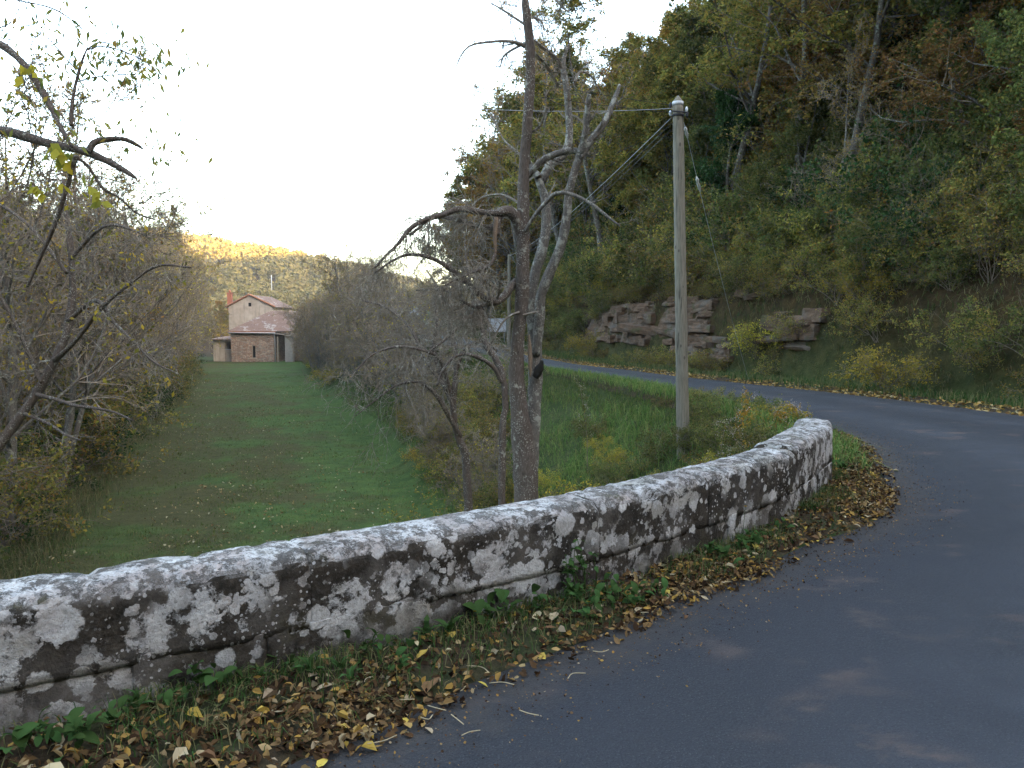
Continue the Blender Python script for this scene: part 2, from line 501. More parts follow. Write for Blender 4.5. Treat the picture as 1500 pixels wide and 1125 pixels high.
    M['leaf_lime'] = leaf_mat('leaf_lime', [(0.075, 0.09, 0.025), (0.13, 0.135, 0.035), (0.20, 0.175, 0.04), (0.27, 0.20, 0.045)])
    M['leaf_orange'] = leaf_mat('leaf_orange', [(0.34, 0.17, 0.03), (0.45, 0.24, 0.04), (0.30, 0.13, 0.03)])
    M['leaf_far'] = leaf_mat('leaf_far', [(0.12, 0.105, 0.04), (0.155, 0.125, 0.05), (0.18, 0.14, 0.055), (0.16, 0.13, 0.07)], 0.3)
    M['leaf_weed'] = leaf_mat('leaf_weed', [(0.030, 0.062, 0.020), (0.050, 0.095, 0.028), (0.075, 0.125, 0.038)])
    M['grass_bank'] = leaf_mat('grass_bank', [(0.058, 0.106, 0.027), (0.096, 0.160, 0.038), (0.147, 0.202, 0.054), (0.218, 0.202, 0.074)])
    M['grass_mead'] = leaf_mat('grass_meadow', [(0.043, 0.077, 0.020), (0.071, 0.120, 0.030), (0.104, 0.146, 0.040), (0.142, 0.146, 0.050), (0.180, 0.138, 0.075)])
    M['grass_verge'] = leaf_mat('grass_verge', [(0.024, 0.053, 0.015), (0.050, 0.094, 0.024), (0.110, 0.110, 0.044), (0.187, 0.154, 0.077)])
    M['grass_dry'] = leaf_mat('grass_dry', [(0.06, 0.055, 0.025), (0.12, 0.095, 0.048), (0.17, 0.14, 0.075), (0.07, 0.09, 0.03), (0.045, 0.06, 0.02)])
    M['litter'] = leaf_mat('litter', [(0.022, 0.014, 0.009), (0.045, 0.027, 0.015), (0.085, 0.05, 0.025), (0.13, 0.08, 0.035), (0.20, 0.13, 0.06), (0.33, 0.20, 0.045), (0.30, 0.25, 0.16)], 0.1)
    M['litter_road'] = leaf_mat('litter_road', [(0.13, 0.075, 0.03), (0.22, 0.14, 0.055), (0.34, 0.22, 0.06), (0.42, 0.29, 0.09), (0.36, 0.30, 0.17)], 0.1)
    M['litter_mead'] = leaf_mat('litter_meadow', [(0.10, 0.065, 0.03), (0.15, 0.095, 0.042), (0.26, 0.20, 0.10), (0.38, 0.34, 0.22), (0.26, 0.16, 0.045)], 0.1)
    M['leaf_fall_yellow'] = leaf_mat('fallen_yellow', [(0.42, 0.27, 0.04), (0.46, 0.33, 0.09)], 0.15)
    M['leaf_fall_tan'] = leaf_mat('fallen_tan', [(0.34, 0.26, 0.15), (0.40, 0.32, 0.20)], 0.1)
    M['leaf_fall_brown'] = leaf_mat('fallen_brown', [(0.12, 0.068, 0.036), (0.16, 0.085, 0.045)], 0.1)
    M['petal'] = plain('yellow_petal', (0.75, 0.42, 0.01), 0.6, 40, 0.1)
    M['straw'] = plain('dry_straw', (0.36, 0.29, 0.17), 0.8, 40, 0.2)
    M['umbel'] = plain('seed_heads', (0.36, 0.30, 0.25), 0.9, 60, 0.3)

    # sandstone of the cutting
    t = NT('sandstone')
    p = t.pos()
    n = t.noise(t.pos((1, 1, 3.0)), 3.0, 6.0, 0.65); n2 = t.noise(p, 1.7, 5.0, 0.6); n3 = t.noise(p, 14, 4.0, 0.7)
    c = t.mix(t.range(n, 0.3, 0.7), (0.058, 0.036, 0.023), (0.165, 0.105, 0.066))
    c = t.mix(t.range(n2, 0.50, 0.62, 0, 0.6), c, (0.125, 0.115, 0.095))
    c = t.mix(t.range(n3, 0.5, 0.72, 0, 0.6), c, (0.06, 0.05, 0.042))
    c = t.mix(t.range(t.noise(p, 2.6, 4.0), 0.58, 0.68, 0, 0.7), c, (0.055, 0.058, 0.022))
    t.bsdf(c, 0.95, t.bump(t.math('ADD', n, n3), 0.9, 0.04), 0.1)
    M['rock'] = t.m

    # house
    t = NT('rubble_wall')
    p = t.pos()
    pw = t.n('ShaderNodeMapping', i_Vector=p, i_Scale=(1, 1, 1.9)).outputs[0]
    v = t.n('ShaderNodeTexVoronoi', i_Vector=pw, i_Scale=3.4)
    e = t.voro(pw, 3.4, 'DISTANCE_TO_EDGE')
    rc = t.n('ShaderNodeSeparateColor', i_0=v.outputs['Color']).outputs[0]
    c = t.ramp(rc, [(0, (0.22, 0.125, 0.085)), (0.4, (0.32, 0.205, 0.145)), (0.75, (0.40, 0.30, 0.22)), (1, (0.28, 0.24, 0.19))])
    c = t.mix(t.range(e, 0.10, 0.03), c, (0.21, 0.18, 0.15))
    c = t.mix(t.range(t.noise(p, 0.8, 4.0), 0.4, 0.7, 0, 0.5), c, (0.14, 0.12, 0.10))
    t.bsdf(c, 0.95, t.bump(t.range(e, 0.0, 0.2), 0.9, 0.05), 0.1)
    M['rubble'] = t.m
    t = NT('render_wall')
    p = t.pos()
    n = t.noise(p, 0.7, 6.0, 0.65); n2 = t.noise(t.pos((2, 2, 0.25)), 1.2, 4.0)
    c = t.mix(t.range(n, 0.35, 0.65), (0.27, 0.23, 0.185), (0.40, 0.345, 0.285))
    c = t.mix(t.range(n2, 0.52, 0.7, 0, 0.55), c, (0.13, 0.115, 0.10))
    t.bsdf(c, 0.95, t.bump(n, 0.4, 0.03), 0.1)
    M['render'] = t.m
    t = NT('clay_tiles')
    tc = t.n('ShaderNodeTexCoord')
    n = t.noise(tc.outputs['Object'], 1.1, 6.0, 0.7); n2 = t.noise(tc.outputs['Object'], 9.0, 4.0, 0.7)
    c = t.mix(t.range(n2, 0.3, 0.7), (0.13, 0.085, 0.066), (0.25, 0.17, 0.135))
    c = t.mix(t.range(n, 0.54, 0.62, 0, 0.8), c, (0.36, 0.335, 0.30))
    t.bsdf(c, 0.9, t.bump(n2, 0.8, 0.05), 0.1)
    M['tiles'] = t.m
    M['tile_edge'] = plain('verge_tiles', (0.28, 0.135, 0.08), 0.9, 3.0, 0.3)
    M['brick'] = plain('chimney_brick', (0.29, 0.11, 0.07), 0.9, 6.0, 0.2)
    M['zinc'] = plain('zinc', (0.34, 0.35, 0.36), 0.6, 3.0, 0.2, 0.2)
    M['painted_void'] = plain('painted_dark_interior', (0.012, 0.011, 0.010), 1.0, 3.0)  # near-black colour stands in for the shade inside rooms and shed
    M['frame'] = plain('weathered_frame', (0.20, 0.17, 0.13), 0.9, 6.0)
    M['plank'] = plain('grey_plank', (0.25, 0.23, 0.20), 0.9, 4.0, 0.35)
    M['sign'] = plain('white_sign_paint', (0.42, 0.43, 0.44), 0.5, 4.0, 0.08)
    t = NT('stream_water')
    p = t.pos()
    t.bsdf((0.012, 0.016, 0.016), 0.12, t.bump(t.noise(p, 3.0, 3.0), 0.12, 0.03), 0.5)
    M['water'] = t.m
make_materials()

# ------------------------------------------------------------------ the lie of the land
inner_px = [(425, 1123), (560, 1072), (700, 1002), (860, 945), (987, 880), (1067, 857), (1133, 827), (1193, 793), (1280, 760), (1295, 713), (1272, 667), (1236, 640)]
inner_near = [gp(*p)[:2] for p in inner_px]
inner_pts = [(-34, -22), (-14, -7.4), (-7, -1.9), (-3.4, 0.9), (-1.9, 2.0)] + [tuple(p) for p in inner_near] + \
    [(4.45, 14.5), (3.95, 18.3), (2.9, 22.5), (1.55, 26.5), (-0.1, 31.5), (-1.7, 37.5), (-3.6, 45), (-6.6, 56), (-10.2, 70), (-13.6, 86), (-16, 108), (-19, 136)]
outer_px = [(1498, 608), (1384, 594), (1242, 577), (1117, 564), (1010, 553), (930, 543), (850, 534)]
outer_far = [gp(*p)[:2] for p in outer_px]
outer_pts = [(-30, -29), (-10, -13.5), (-3, -7.5), (2.5, -3.4), (5.8, -0.2), (8.2, 3.6), (9.3, 7.6), (9.45, 11.2)] + [tuple(p) for p in outer_far] + \
    [(1.2, 35.5), (0.2, 40), (-1.0, 46.5), (-3.6, 57.5), (-7.0, 71.5), (-10.2, 88), (-12.4, 109), (-15.4, 137)]
NR = 420
INN = catmull(inner_pts, NR)
OUT = catmull(outer_pts, NR)
def road_z(y):
    return np.interp(y, [-50, 0, 30, 42, 52, 66, 85, 110, 140], [-0.5, 0, 0.0, 0.10, 0.35, 0.70, 1.2, 2.2, 4.0])

def thin(C):
    i = np.arange(len(C))
    st = max(1, len(C) // 140)
    near = (C[:, 1] > -2) & (C[:, 1] < 34)
    return C[((i % st == 0) & near) | (i % (5 * st) == 0) | (i == len(C) - 1)]

def sdist(x, y, C):
    """signed distance to the open polyline C (left positive) and station index"""
    P = np.stack([x, y], -1)
    best = np.full(x.shape, 1e9); sg = np.ones(x.shape); st = np.zeros(x.shape)
    C = thin(C)
    for i in range(len(C) - 1):
        a, b = C[i], C[i + 1]
        d = b - a
        L2 = d @ d
        w = P - a
        tt = np.clip((w @ d) / L2, 0, 1)
        q = w - tt[..., None] * d
        dist = np.einsum('...k,...k->...', q, q)
        m = dist < best
        best = np.where(m, dist, best)
        sg = np.where(m, np.sign(d[0] * w[..., 1] - d[1] * w[..., 0]), sg)
        st = np.where(m, a[1] + tt * d[1], st)
    return np.sqrt(best) * sg, st

MZ = -3.75
def mead_R(y):
    return np.interp(y, [-30, 0, 8, 15, 24.2, 38.5, 64, 90, 107, 130], [-16, -6.5, -2.6, 0.2, -1.95, -5.7, -14.4, -23, -26.5, -34])
def mead_L(y):
    return np.interp(y, [-30, 0, 12, 20, 40, 70, 99, 130], [-16, -10.5, -9.7, -11.6, -18.5, -27.5, -38.5, -52])

def terrain(x, y, full=False):
    x = np.asarray(x, float); y = np.asarray(y, float)
    di, sti = sdist(x, y, INN)
    do, sto = sdist(x, y, OUT)
    do = -do
    zr_i = road_z(sti); zr_o = road_z(sto)
    nz = fbm2(x, y, 0.22, 4, 3)
    nf = fbm2(x, y, 1.1, 3, 5)
    # meadow, stream and the far bank on the left
    L = mead_L(y)
    off = L - x
    zm = MZ + 0.06 * nz + 0.02 * nf + 0.0
    zm = zm - 1.55 * sstep(0.2, 3.2, off)
    rise = np.clip(off - 7.5, 0, None)
    zm = zm + 0.24 * rise * sstep(0, 6, rise) * (1 - 0.55 * sstep(60, 160, rise)) + sstep(0, 8, rise) * nz * 0.8
    # bank from the road down to the meadow
    slope = np.interp(sti, [0, 6, 10, 14, 22, 34, 60, 100], [1.5, 1.1, 0.75, 0.62, 0.90, 0.95, 0.85, 0.85])
    wp = np.interp(sti, [0, 4, 8, 9.5, 11, 20], [1.15, 1.10, 0.9, 0.55, 0.45, 0.45])
    zb = zr_i - slope * np.clip(di - wp, 0, None) + (0.16 * nz + 0.07 * nf) * sstep(0.4, 2.0, di - wp)
    k = 0.35
    h = np.clip(0.5 + 0.5 * (zm - zb) / k, 0, 1)
    zin = zb + (zm - zb) * h + k * h * (1 - h)
    # wooded slope on the outer side
    shift = np.interp(y, [-200, 60, 80, 130, 400], [0, 0, 10, 46, 120])
    rk = sstep(15, 18, sto) * (1 - sstep(31, 35, sto))
    cut = 2.35 * (sstep(1.5, 2.9, do + 0.5 * nz) * (1 - rk) + rk * sstep(1.6, 2.35, do + 0.3 * nz)) * np.interp(sto, [-20, 6, 12, 16, 32, 45, 70], [1.3, 1.3, 0.9, 1, 1, 0.8, 0.4])
    up = np.clip(do - 2.6 - shift, 0, None)
    ztop = np.interp(up, [0, 10, 40, 90, 140, 220, 500], [0, 6.8, 31, 68, 92, 105, 114])  # crest beyond view, height shaped to hold the low sun off the valley
    zo = zr_o + 0.05 * sstep(0.3, 1.2, do) + cut + ztop + (0.5 * nz + 0.14 * nf) * sstep(2.2, 5, do)
    z = np.where(di > 0, zin, np.where(do > 0, zo, zr_i - 0.10))
    # distant hill closing the valley
    a = x / np.clip(y, 60, None)
    el = np.interp(a, [-1.4, -0.62, -0.375, -0.275, -0.225, -0.16, -0.09, -0.04, 0.02, 0.3], [0.155, 0.132, 0.102, 0.086, 0.077, 0.060, 0.043, 0.033, 0.03, 0.03])
    hill = el * np.clip(y, 0, 620) * sstep(170, 500, y) + CAMZ - 7.5 + 5.0 * fbm2(x, y, 0.010, 4, 9) * sstep(200, 480, y)
    hill = hill - 0.16 * np.clip(y - 540, 0, None)
    w = sstep(150, 260, y)
    z = np.where(x < shift * 2.2, z * (1 - w) + np.maximum(z * (1 - w), hill) * w, np.maximum(z, hill * w + z * (1 - w)))
    if not full:
        return z
    mead = ((di > 0) * sstep(-0.4, 0.4, mead_R(y) - x + 0.8 * nf) * sstep(-0.6, 0.3, x - L + 0.7 * nf) * (y < 122))
    forest = np.maximum((do > 0) * sstep(1.2, 2.4, do), (di > 0) * sstep(-0.5, 1.2, off))
    forest = np.maximum(forest, sstep(118, 126, y))
    dry = np.clip(1.25 - (x - L) / (0.55 * np.clip(mead_R(y) - L, 1, None)), -0.4, 0.75) * (1 - 0.5 * sstep(30, 90, y))
    return z, mead, forest, dry

def build_ground():
    def axis(a, b, fine0, fine1, step, grow):
        c = list(np.arange(fine0, fine1 + 1e-6, step))
        s = step
        while c[-1] < b:
            s = min(s * grow, 25); c.append(c[-1] + s)
        s = step
        while c[0] > a:
            s = min(s * grow, 25); c.insert(0, c[0] - s)
        return np.array(c)
    xs = axis(-700, 620, -20, 14, 0.30, 1.045)
    ys = axis(-220, 1000, 2, 46, 0.32, 1.045)
    X, Y = np.meshgrid(xs, ys)
    Z, me_, fo, dr = terrain(X.ravel(), Y.ravel(), True)
    v = np.stack([X.ravel(), Y.ravel(), Z], 1)
    nx, ny = len(xs), len(ys)
    i = (np.arange(ny - 1)[:, None] * nx + np.arange(nx - 1)[None]).ravel()
    q = np.stack([i, i + 1, i + nx + 1, i + nx], 1)
    me = mesh_np('ground', v, [q], M['ground'], True)
    for nm, arr in (('meadow', me_), ('forest', fo), ('dryness', dr)):
        at_ = me.attributes.new(nm, 'FLOAT', 'POINT')
        at_.data.foreach_set('value', arr.astype(np.float32))
    tag(link('ground', me), kind='structure')
    
build_ground()

def norm2(C):
    d = np.gradient(C, axis=0)
    d /= np.linalg.norm(d, axis=1, keepdims=True)
    return np.stack([-d[:, 1], d[:, 0]], 1)      # to the left
INN_N = norm2(INN); OUT_N = -norm2(OUT)

def build_road():
    K = 25
    u = np.linspace(0, 1, K)
    # match stations: nearest outer point advances monotonically
    j = np.zeros(NR, int); last = 0
    for i in range(NR):
        d = np.linalg.norm(OUT[last:last + 60] - INN[i], axis=1)
        last = last + int(np.argmin(d)); j[i] = last
    O = OUT[j]
    ker = np.ones(9) / 9
    O = np.stack([np.convolve(np.pad(O[:, k], 4, mode='edge'), ker, 'valid') for k in (0, 1)], 1)
    wobI = 0.05 * vnoise(np.stack([np.arange(NR) * 0.5, np.zeros(NR), np.zeros(NR)], -1))
    I = INN + INN_N * wobI[:, None]
    P = I[:, None, :] * (1 - u)[None, :, None] + O[:, None, :] * u[None, :, None]
    z = road_z(P[..., 1]) + 0.05 * (1 - (2 * u - 1) ** 2)[None] 
    top = np.concatenate([P, z[..., None]], 2)
    sk0 = top[:, :1].copy(); sk0[..., 2] -= 0.12
    sk1 = top[:, -1:].copy(); sk1[..., 2] -= 0.12
    V = np.concatenate([sk0, top, sk1], 1)
    kk = K + 2
    i = (np.arange(NR - 1)[:, None] * kk + np.arange(kk - 1)[None]).ravel()
    q = np.stack([i, i + 1, i + kk + 1, i + kk], 1)
    me = mesh_np('road', V.reshape(-1, 3), [q[:, ::-1]], M['asphalt'], True)
    e = np.abs(2 * u - 1)
    wid = np.linalg.norm(O - I, axis=1)
    dist = (1 - e)[None] * wid[:, None] / 2
    ed = np.clip(1 - dist / 0.8, 0, 1)
    ed = np.concatenate([ed[:, :1], ed, ed[:, -1:]], 1)
    at_ = me.attributes.new('edge', 'FLOAT', 'POINT')
    at_.data.foreach_set('value', ed.ravel().astype(np.float32))
    tk = np.exp(-((u - 0.30) / 0.10) ** 2) + np.exp(-((u - 0.70) / 0.10) ** 2)
    tk = np.broadcast_to(np.r_[tk[:1], tk, tk[-1:]][None], (NR, kk))
    at_ = me.attributes.new('track', 'FLOAT', 'POINT')
    at_.data.foreach_set('value', tk.ravel().astype(np.float32))
    tag(link('road', me), kind='structure')
build_road()

VERGE_OFF = np.array([-0.08, 0.02, 0.12, 0.3, 0.55, 0.8, 1.05, 1.25])
VERGE_Z = np.array([-0.03, -0.005, 0.02, 0.045, 0.06, 0.05, 0.0, -0.14])
def verge_z(off, x, y):
    return road_z(y) + np.interp(off, VERGE_OFF, VERGE_Z) + 0.022 * fbm2(x, y, 3.0, 3, 21) * sstep(0.0, 0.15, off)
def build_verge(name, C, N):
    C = resample(C, NR * 2); N = resample(N, NR * 2)
    offs = np.linspace(-0.08, 1.25, 16)
    P = C[:, None, :] + N[:, None, :] * offs[None, :, None]
    z = verge_z(np.broadcast_to(offs[None], P.shape[:2]), P[..., 0], P[..., 1])
    gz = terrain(P[..., 0].ravel(), P[..., 1].ravel()).reshape(z.shape)
    z = np.where(offs[None] > 0.3, np.minimum(z, gz + 0.03), z)
    V = np.concatenate([P, z[..., None]], 2)
    kk = len(offs); n = len(C)
    i = (np.arange(n - 1)[:, None] * kk + np.arange(kk - 1)[None]).ravel()
    q = np.stack([i, i + 1, i + kk + 1, i + kk], 1)
    tag(link(name, mesh_np(name, V.reshape(-1, 3), [q], M['soil'], True)), kind='structure')
build_verge('verge_inner', INN, INN_N)
build_verge('verge_outer', OUT, OUT_N)

# stream below the left-hand trees
def build_stream():
    y = np.linspace(-40, 125, 80)
    c = mead_L(y) - 5.2
    w = 2.1 + 0.4 * np.sin(y * 0.35)
    v = np.vstack([np.stack([c - w, y, np.full_like(y, MZ - 1.38)], 1), np.stack([c + w, y, np.full_like(y, MZ - 1.38)], 1)])
    n = len(y); i = np.arange(n - 1)
    tag(link('water', mesh_np('water', v, [np.stack([i, i + n, i + n + 1, i + 1], 1)], M['water'])), kind='structure')
build_stream()

# ------------------------------------------------------------------ the parapet
top_px = [(0, 881), (153, 857), (245, 841), (337, 830), (454, 810), (645, 778), (768, 756), (883, 733), (1040, 697), (1167, 660), (1212, 634)]
WT = 0.56
front = [gp(u, v, WT)[:2] for u, v in top_px]
front = [tuple(front[0] + (front[0] - front[4]) * s) for s in (2.2, 1.2, 0.5)] + [tuple(p) for p in front]
FR = catmull(front, 400)
dlast = FR[-1] - FR[-8]; dlast /= np.linalg.norm(dlast)
ang = math.radians(10)
dl2 = np.array([dlast[0] * math.cos(ang) - dlast[1] * math.sin(ang), dlast[0] * math.sin(ang) + dlast[1] * math.cos(ang)])
FR = resample(np.vstack([FR, FR[-1] + dlast * 0.3, FR[-1] + dlast * 0.3 + dl2 * 0.55]), 600)
FRN = norm2(FR)
FS = np.r_[0, np.cumsum(np.linalg.norm(np.diff(FR, axis=0), axis=1))]
def wall_pt(s, lat):
    x = np.interp(s, FS, FR[:, 0]); y = np.interp(s, FS, FR[:, 1])
    nx = np.interp(s, FS, FRN[:, 0]); ny = np.interp(s, FS, FRN[:, 1])
    return np.stack([x + nx * lat, y + ny * lat], -1)
def station_of_px(u):
    uu = np.array([750 + F * p[0] / (p[1] * math.cos(PITCH) - (WT - CAMZ) * math.sin(PITCH)) for p in FR])
    return np.interp(u, uu, FS)

def round_rect(w, z0, z1, r, nseg=7, step=0.035, crown=0.0):
    """closed outline (lat, z): front face at lat 0, back at w"""
    pts = []
    def seg(a, b):
        n = max(2, int(np.linalg.norm(np.subtract(b, a)) / step))
        for t in np.linspace(0, 1, n, endpoint=False): pts.append((a[0] + (b[0] - a[0]) * t, a[1] + (b[1] - a[1]) * t))
    def arc(cx, cz, a0, a1):
        for t in np.linspace(a0, a1, nseg, endpoint=False): pts.append((cx + r * math.cos(t), cz + r * math.sin(t)))
    seg((0, z0), (0, z1 - r)); arc(r, z1 - r, math.pi, math.pi / 2)
    seg((r, z1), (w - r, z1)); arc(w - r, z1 - r, math.pi / 2, 0)
    seg((w, z1 - r), (w, z0)); seg((w, z0), (0, z0))
    p = np.array(pts)
    if crown:
        p[:, 1] += crown * np.clip(1 - ((p[:, 0] - w / 2) / (w / 2)) ** 2, 0, 1) * (p[:, 1] > z1 - r * 1.01)
    return p

def stone_block(s0, s1, w, z0, z1, r, seed, lat0=0.0, crown=0.0, ends=0.010, rough=0.012, dz=0.0):
    prof = round_rect(w, z0, z1, r, crown=crown)
    k = len(prof)
    n = max(6, int((s1 - s0) / 0.03))
    s = np.linspace(s0, s1, n)
    s = np.sort(np.r_[s, s0 + 0.006, s0 + 0.016, s1 - 0.006, s1 - 0.016])
    n = len(s)
    e = np.minimum(s - s0, s1 - s)
    ins = ends * (1 - np.clip(e / 0.03, 0, 1)) ** 2
    cw, cz = w / 2, (z0 + z1) / 2
    lat = prof[None, :, 0] + np.sign(cw - prof[None, :, 0]) * np.minimum(ins[:, None], abs(cw - prof[None, :, 0]))
    zz = prof[None, :, 1] - (prof[None, :, 1] > z1 - r) * ins[:, None] + dz
    S = np.broadcast_to(s[:, None], lat.shape)
    xy = wall_pt(S, lat + lat0)
    V = np.concatenate([xy, zz[..., None]], 2)
    V0 = V.reshape(-1, 3)
    cen = np.concatenate([wall_pt(S, np.full_like(lat, cw + lat0)), np.full(lat.shape, cz)[..., None]], 2).reshape(-1, 3)
    nd = V0 - cen
    nd[:, 2] *= (w / (z1 - z0))
    nd /= np.linalg.norm(nd, axis=1, keepdims=True) + 1e-9
    am = fbm(V0 * 4.0, 4, seed) * rough * 0.75 + fbm(V0 * 17.0, 3, seed + 5) * rough * 0.8
    pit = np.clip(fbm(V0 * 9.0, 3, seed + 9) - 0.2, 0, 1) * -0.06 + np.abs(fbm(V0 * 30.0, 2, seed + 2)) * -0.006
    V1 = V0 + nd * (am + pit)[:, None]
    idx = np.arange(n * k).reshape(n, k)
    a0 = idx[:-1]; a1 = np.roll(a0, -1, 1); b0 = idx[1:]; b1 = np.roll(b0, -1, 1)
    q = np.stack([a0, b0, b1, a1], -1).reshape(-1, 4)
    c0 = V1[:k].mean(0); c1 = V1[-k:].mean(0)
    V1 = np.vstack([V1, c0, c1])
    j = np.arange(k)
    t0 = np.stack([np.full(k, n * k), j, (j + 1) % k], 1)
    t1 = np.stack([np.full(k, n * k + 1), (n - 1) * k + (j + 1) % k, (n - 1) * k + j], 1)
    return mesh_np('stone', V1, [q, np.vstack([t0, t1])], M['stone'], True)

def build_parapet():
    base = wall_pt(FS[-1] * 0.5, 0.2)
    root = thing('parapet_wall', 'low curved stone bridge parapet covered in white lichen beside the road', 'wall', (0, 0, 0))
    js = [0.0, station_of_px(-180) - 1.1, station_of_px(-150), station_of_px(455), station_of_px(880), station_of_px(1040), station_of_px(1168), FS[-1]]
    js = sorted(set(round(float(a), 3) for a in js if a >= 0))
    rr = np.random.default_rng(3)
    for i, (a, b) in enumerate(zip(js[:-1], js[1:])):
        g = 0.001
        last = i == len(js) - 2
        me = stone_block(a + g, b - g, 0.37 + (0.012 if last else rr.uniform(-0.008, 0.008)), 0.205, WT - 0.02, 0.07 if not last else 0.06, 30 + i,
                         lat0=rr.uniform(-0.006, 0.006), crown=0.03, rough=0.009, dz=(0.035 if last else rr.uniform(-0.006, 0.006)))
        o = link('coping_stone', me, root)
    s = 0.2; i = 0
    while s < FS[-1] - 0.15:
        l = rr.uniform(0.45, 0.95)
        e = min(s + l, FS[-1] - 0.02)
        if FS[-1] - e < 0.3: e = FS[-1] - 0.02
        me = stone_block(s + 0.002, e - 0.002, 0.362 + rr.uniform(-0.006, 0.006), -0.35, 0.235, 0.006, 80 + i, lat0=0.006 + rr.uniform(-0.012, 0.006), rough=0.016, ends=0.007)
        link('base_stone', me, root)
        s = e; i += 1
    # mortar bed behind the joints
    n = 120
    ss = np.linspace(0.05, FS[-1] - 0.05, n)
    prof = round_rect(0.345, -0.3, WT - 0.035, 0.06, 5, 0.1)
    k = len(prof)
    S = np.broadcast_to(ss[:, None], (n, k))
    xy = wall_pt(S, np.broadcast_to(prof[None, :, 0] + 0.012, (n, k)))
    V = np.concatenate([xy, np.broadcast_to(prof[None, :, 1:2], (n, k, 1))], 2).reshape(-1, 3)
    idx = np.arange(n * k).reshape(n, k)
    a0 = idx[:-1]; a1 = np.roll(a0, -1, 1); b0 = idx[1:]; b1 = np.roll(b0, -1, 1)
    link('mortar', mesh_np('mortar', V, [np.stack([a0, b0, b1, a1], -1).reshape(-1, 4)], M['stone'], True), root)
build_parapet()

# ------------------------------------------------------------------ trees: growth
def rnd_perp(t, rng):
    r = rng.normal(size=t.shape)
    r -= (r * t).sum(-1, keepdims=True) * t
    return r / (np.linalg.norm(r, axis=-1, keepdims=True) + 1e-9)

def grow(pp, pr, n, rng, length, angle=(35, 65), trange=(0.25, 1.0), P=5, wob=0.25, trop=0.0, ratio=0.6, tip=0.25, rmin=0.004, lenfall=0.45, rlen=None, flat=0.0):
    """children on parent polylines pp (N,P,3); returns pts, rad"""
    N, Pp, _ = pp.shape
    n_tot = int(N * n)
    idx = np.repeat(np.arange(N), int(n)) if n >= 1 else rng.integers(0, N, n_tot)
    t = rng.uniform(trange[0], trange[1], len(idx))
    f = t * (Pp - 1); i0 = np.clip(f.astype(int), 0, Pp - 2); fr = (f - i0)[:, None]
    a = pp[idx, i0]; b = pp[idx, i0 + 1]
    start = a + (b - a) * fr
    tan = b - a
    plen = np.linalg.norm(np.diff(pp, axis=1), axis=2).sum(1)[idx]
    tan /= np.linalg.norm(tan, axis=1, keepdims=True) + 1e-9
    r0 = (pr[idx, i0] * (1 - fr[:, 0]) + pr[idx, i0 + 1] * fr[:, 0]) * ratio
    ang = np.radians(rng.uniform(angle[0], angle[1], len(idx)))[:, None]
    perp = rnd_perp(tan, rng)
    if flat:
        perp[:, 2] *= (1 - flat)
        perp /= np.linalg.norm(perp, axis=1, keepdims=True) + 1e-9
    d = np.cos(ang) * tan + np.sin(ang) * perp
    L = (plen * length if length < 1.5 and rlen is None else np.full(len(idx), rlen if rlen else length)) * rng.uniform(0.65, 1.25, len(idx)) * (1 - lenfall * t)
    pts = np.empty((len(idx), P, 3)); pts[:, 0] = start
    step = (L / (P - 1))[:, None]
    for k in range(1, P):
        d = d + wob * rng.normal(size=d.shape) + np.array([0, 0, trop])
        d /= np.linalg.norm(d, axis=1, keepdims=True) + 1e-9
        pts[:, k] = pts[:, k - 1] + d * step
    u = np.linspace(0, 1, P)[None]
    rad = np.maximum(r0[:, None], rmin) * (1 - u * (1 - tip))
    rad = np.maximum(rad, rmin * 0.6)
    return pts, rad

def leaves(pp, n, rng, size, spread=0.10, up=0.5, tmin=0.2, aspect=0.55, droop=0.0):
    """n diamond leaves spread along polylines"""
    N, P, _ = pp.shape
    idx = rng.integers(0, N, n)
    f = rng.uniform(tmin, 1, n) * (P - 1); i0 = np.clip(f.astype(int), 0, P - 2); fr = (f - i0)[:, None]
    p = pp[idx, i0] * (1 - fr) + pp[idx, i0 + 1] * fr + rng.normal(size=(n, 3)) * spread
    nm = rng.normal(size=(n, 3)); nm[:, 2] += up * 2.5
    nm /= np.linalg.norm(nm, axis=1, keepdims=True)
    d = rnd_perp(nm, rng)
    d[:, 2] -= droop
    d /= np.linalg.norm(d, axis=1, keepdims=True)
    s = np.cross(nm, d)
    L = (size * rng.uniform(0.6, 1.3, n))[:, None]
    W = L * aspect * 0.5
    v = np.stack([p, p + d * L * 0.45 + s * W, p + d * L, p + d * L * 0.45 - s * W], 1).reshape(-1, 3)
    q = np.arange(4 * n).reshape(n, 4)
    return v, q

def trunk_line(h, rng, lean=0.05, P=9, wob=0.06):
    p = np.zeros((1, P, 3)); d = np.array([rng.normal() * lean, rng.normal() * lean, 1.0])
    for k in range(1, P):
        d = d + np.r_[rng.normal(size=2) * wob, 0.05]
        d /= np.linalg.norm(d)
        p[0, k] = p[0, k - 1] + d * h / (P - 1)
    return p

def tube_mesh(name, parts, mat, smooth=True):
    b = MB()
    for pts, rad, k in parts:
        v, q, t = tubes(pts, rad, k)
        b.add(v, q, t)
    return b.build(name, mat, smooth)

PROTO = {}
def proto(name, parts):
    """parts: list of (part name, mesh)"""
    PROTO[name] = parts

def plant(pname, name, label, cat, loc, rz=0.0, scale=1.0, group=None, mats=None, tilt=(0, 0)):
    r = thing(name, label, cat, loc, (tilt[0], tilt[1], rz), scale, group)
    for pn, me in PROTO[pname]:
        link(pn, me, r, mat=(mats or {}).get(pn))
    return r

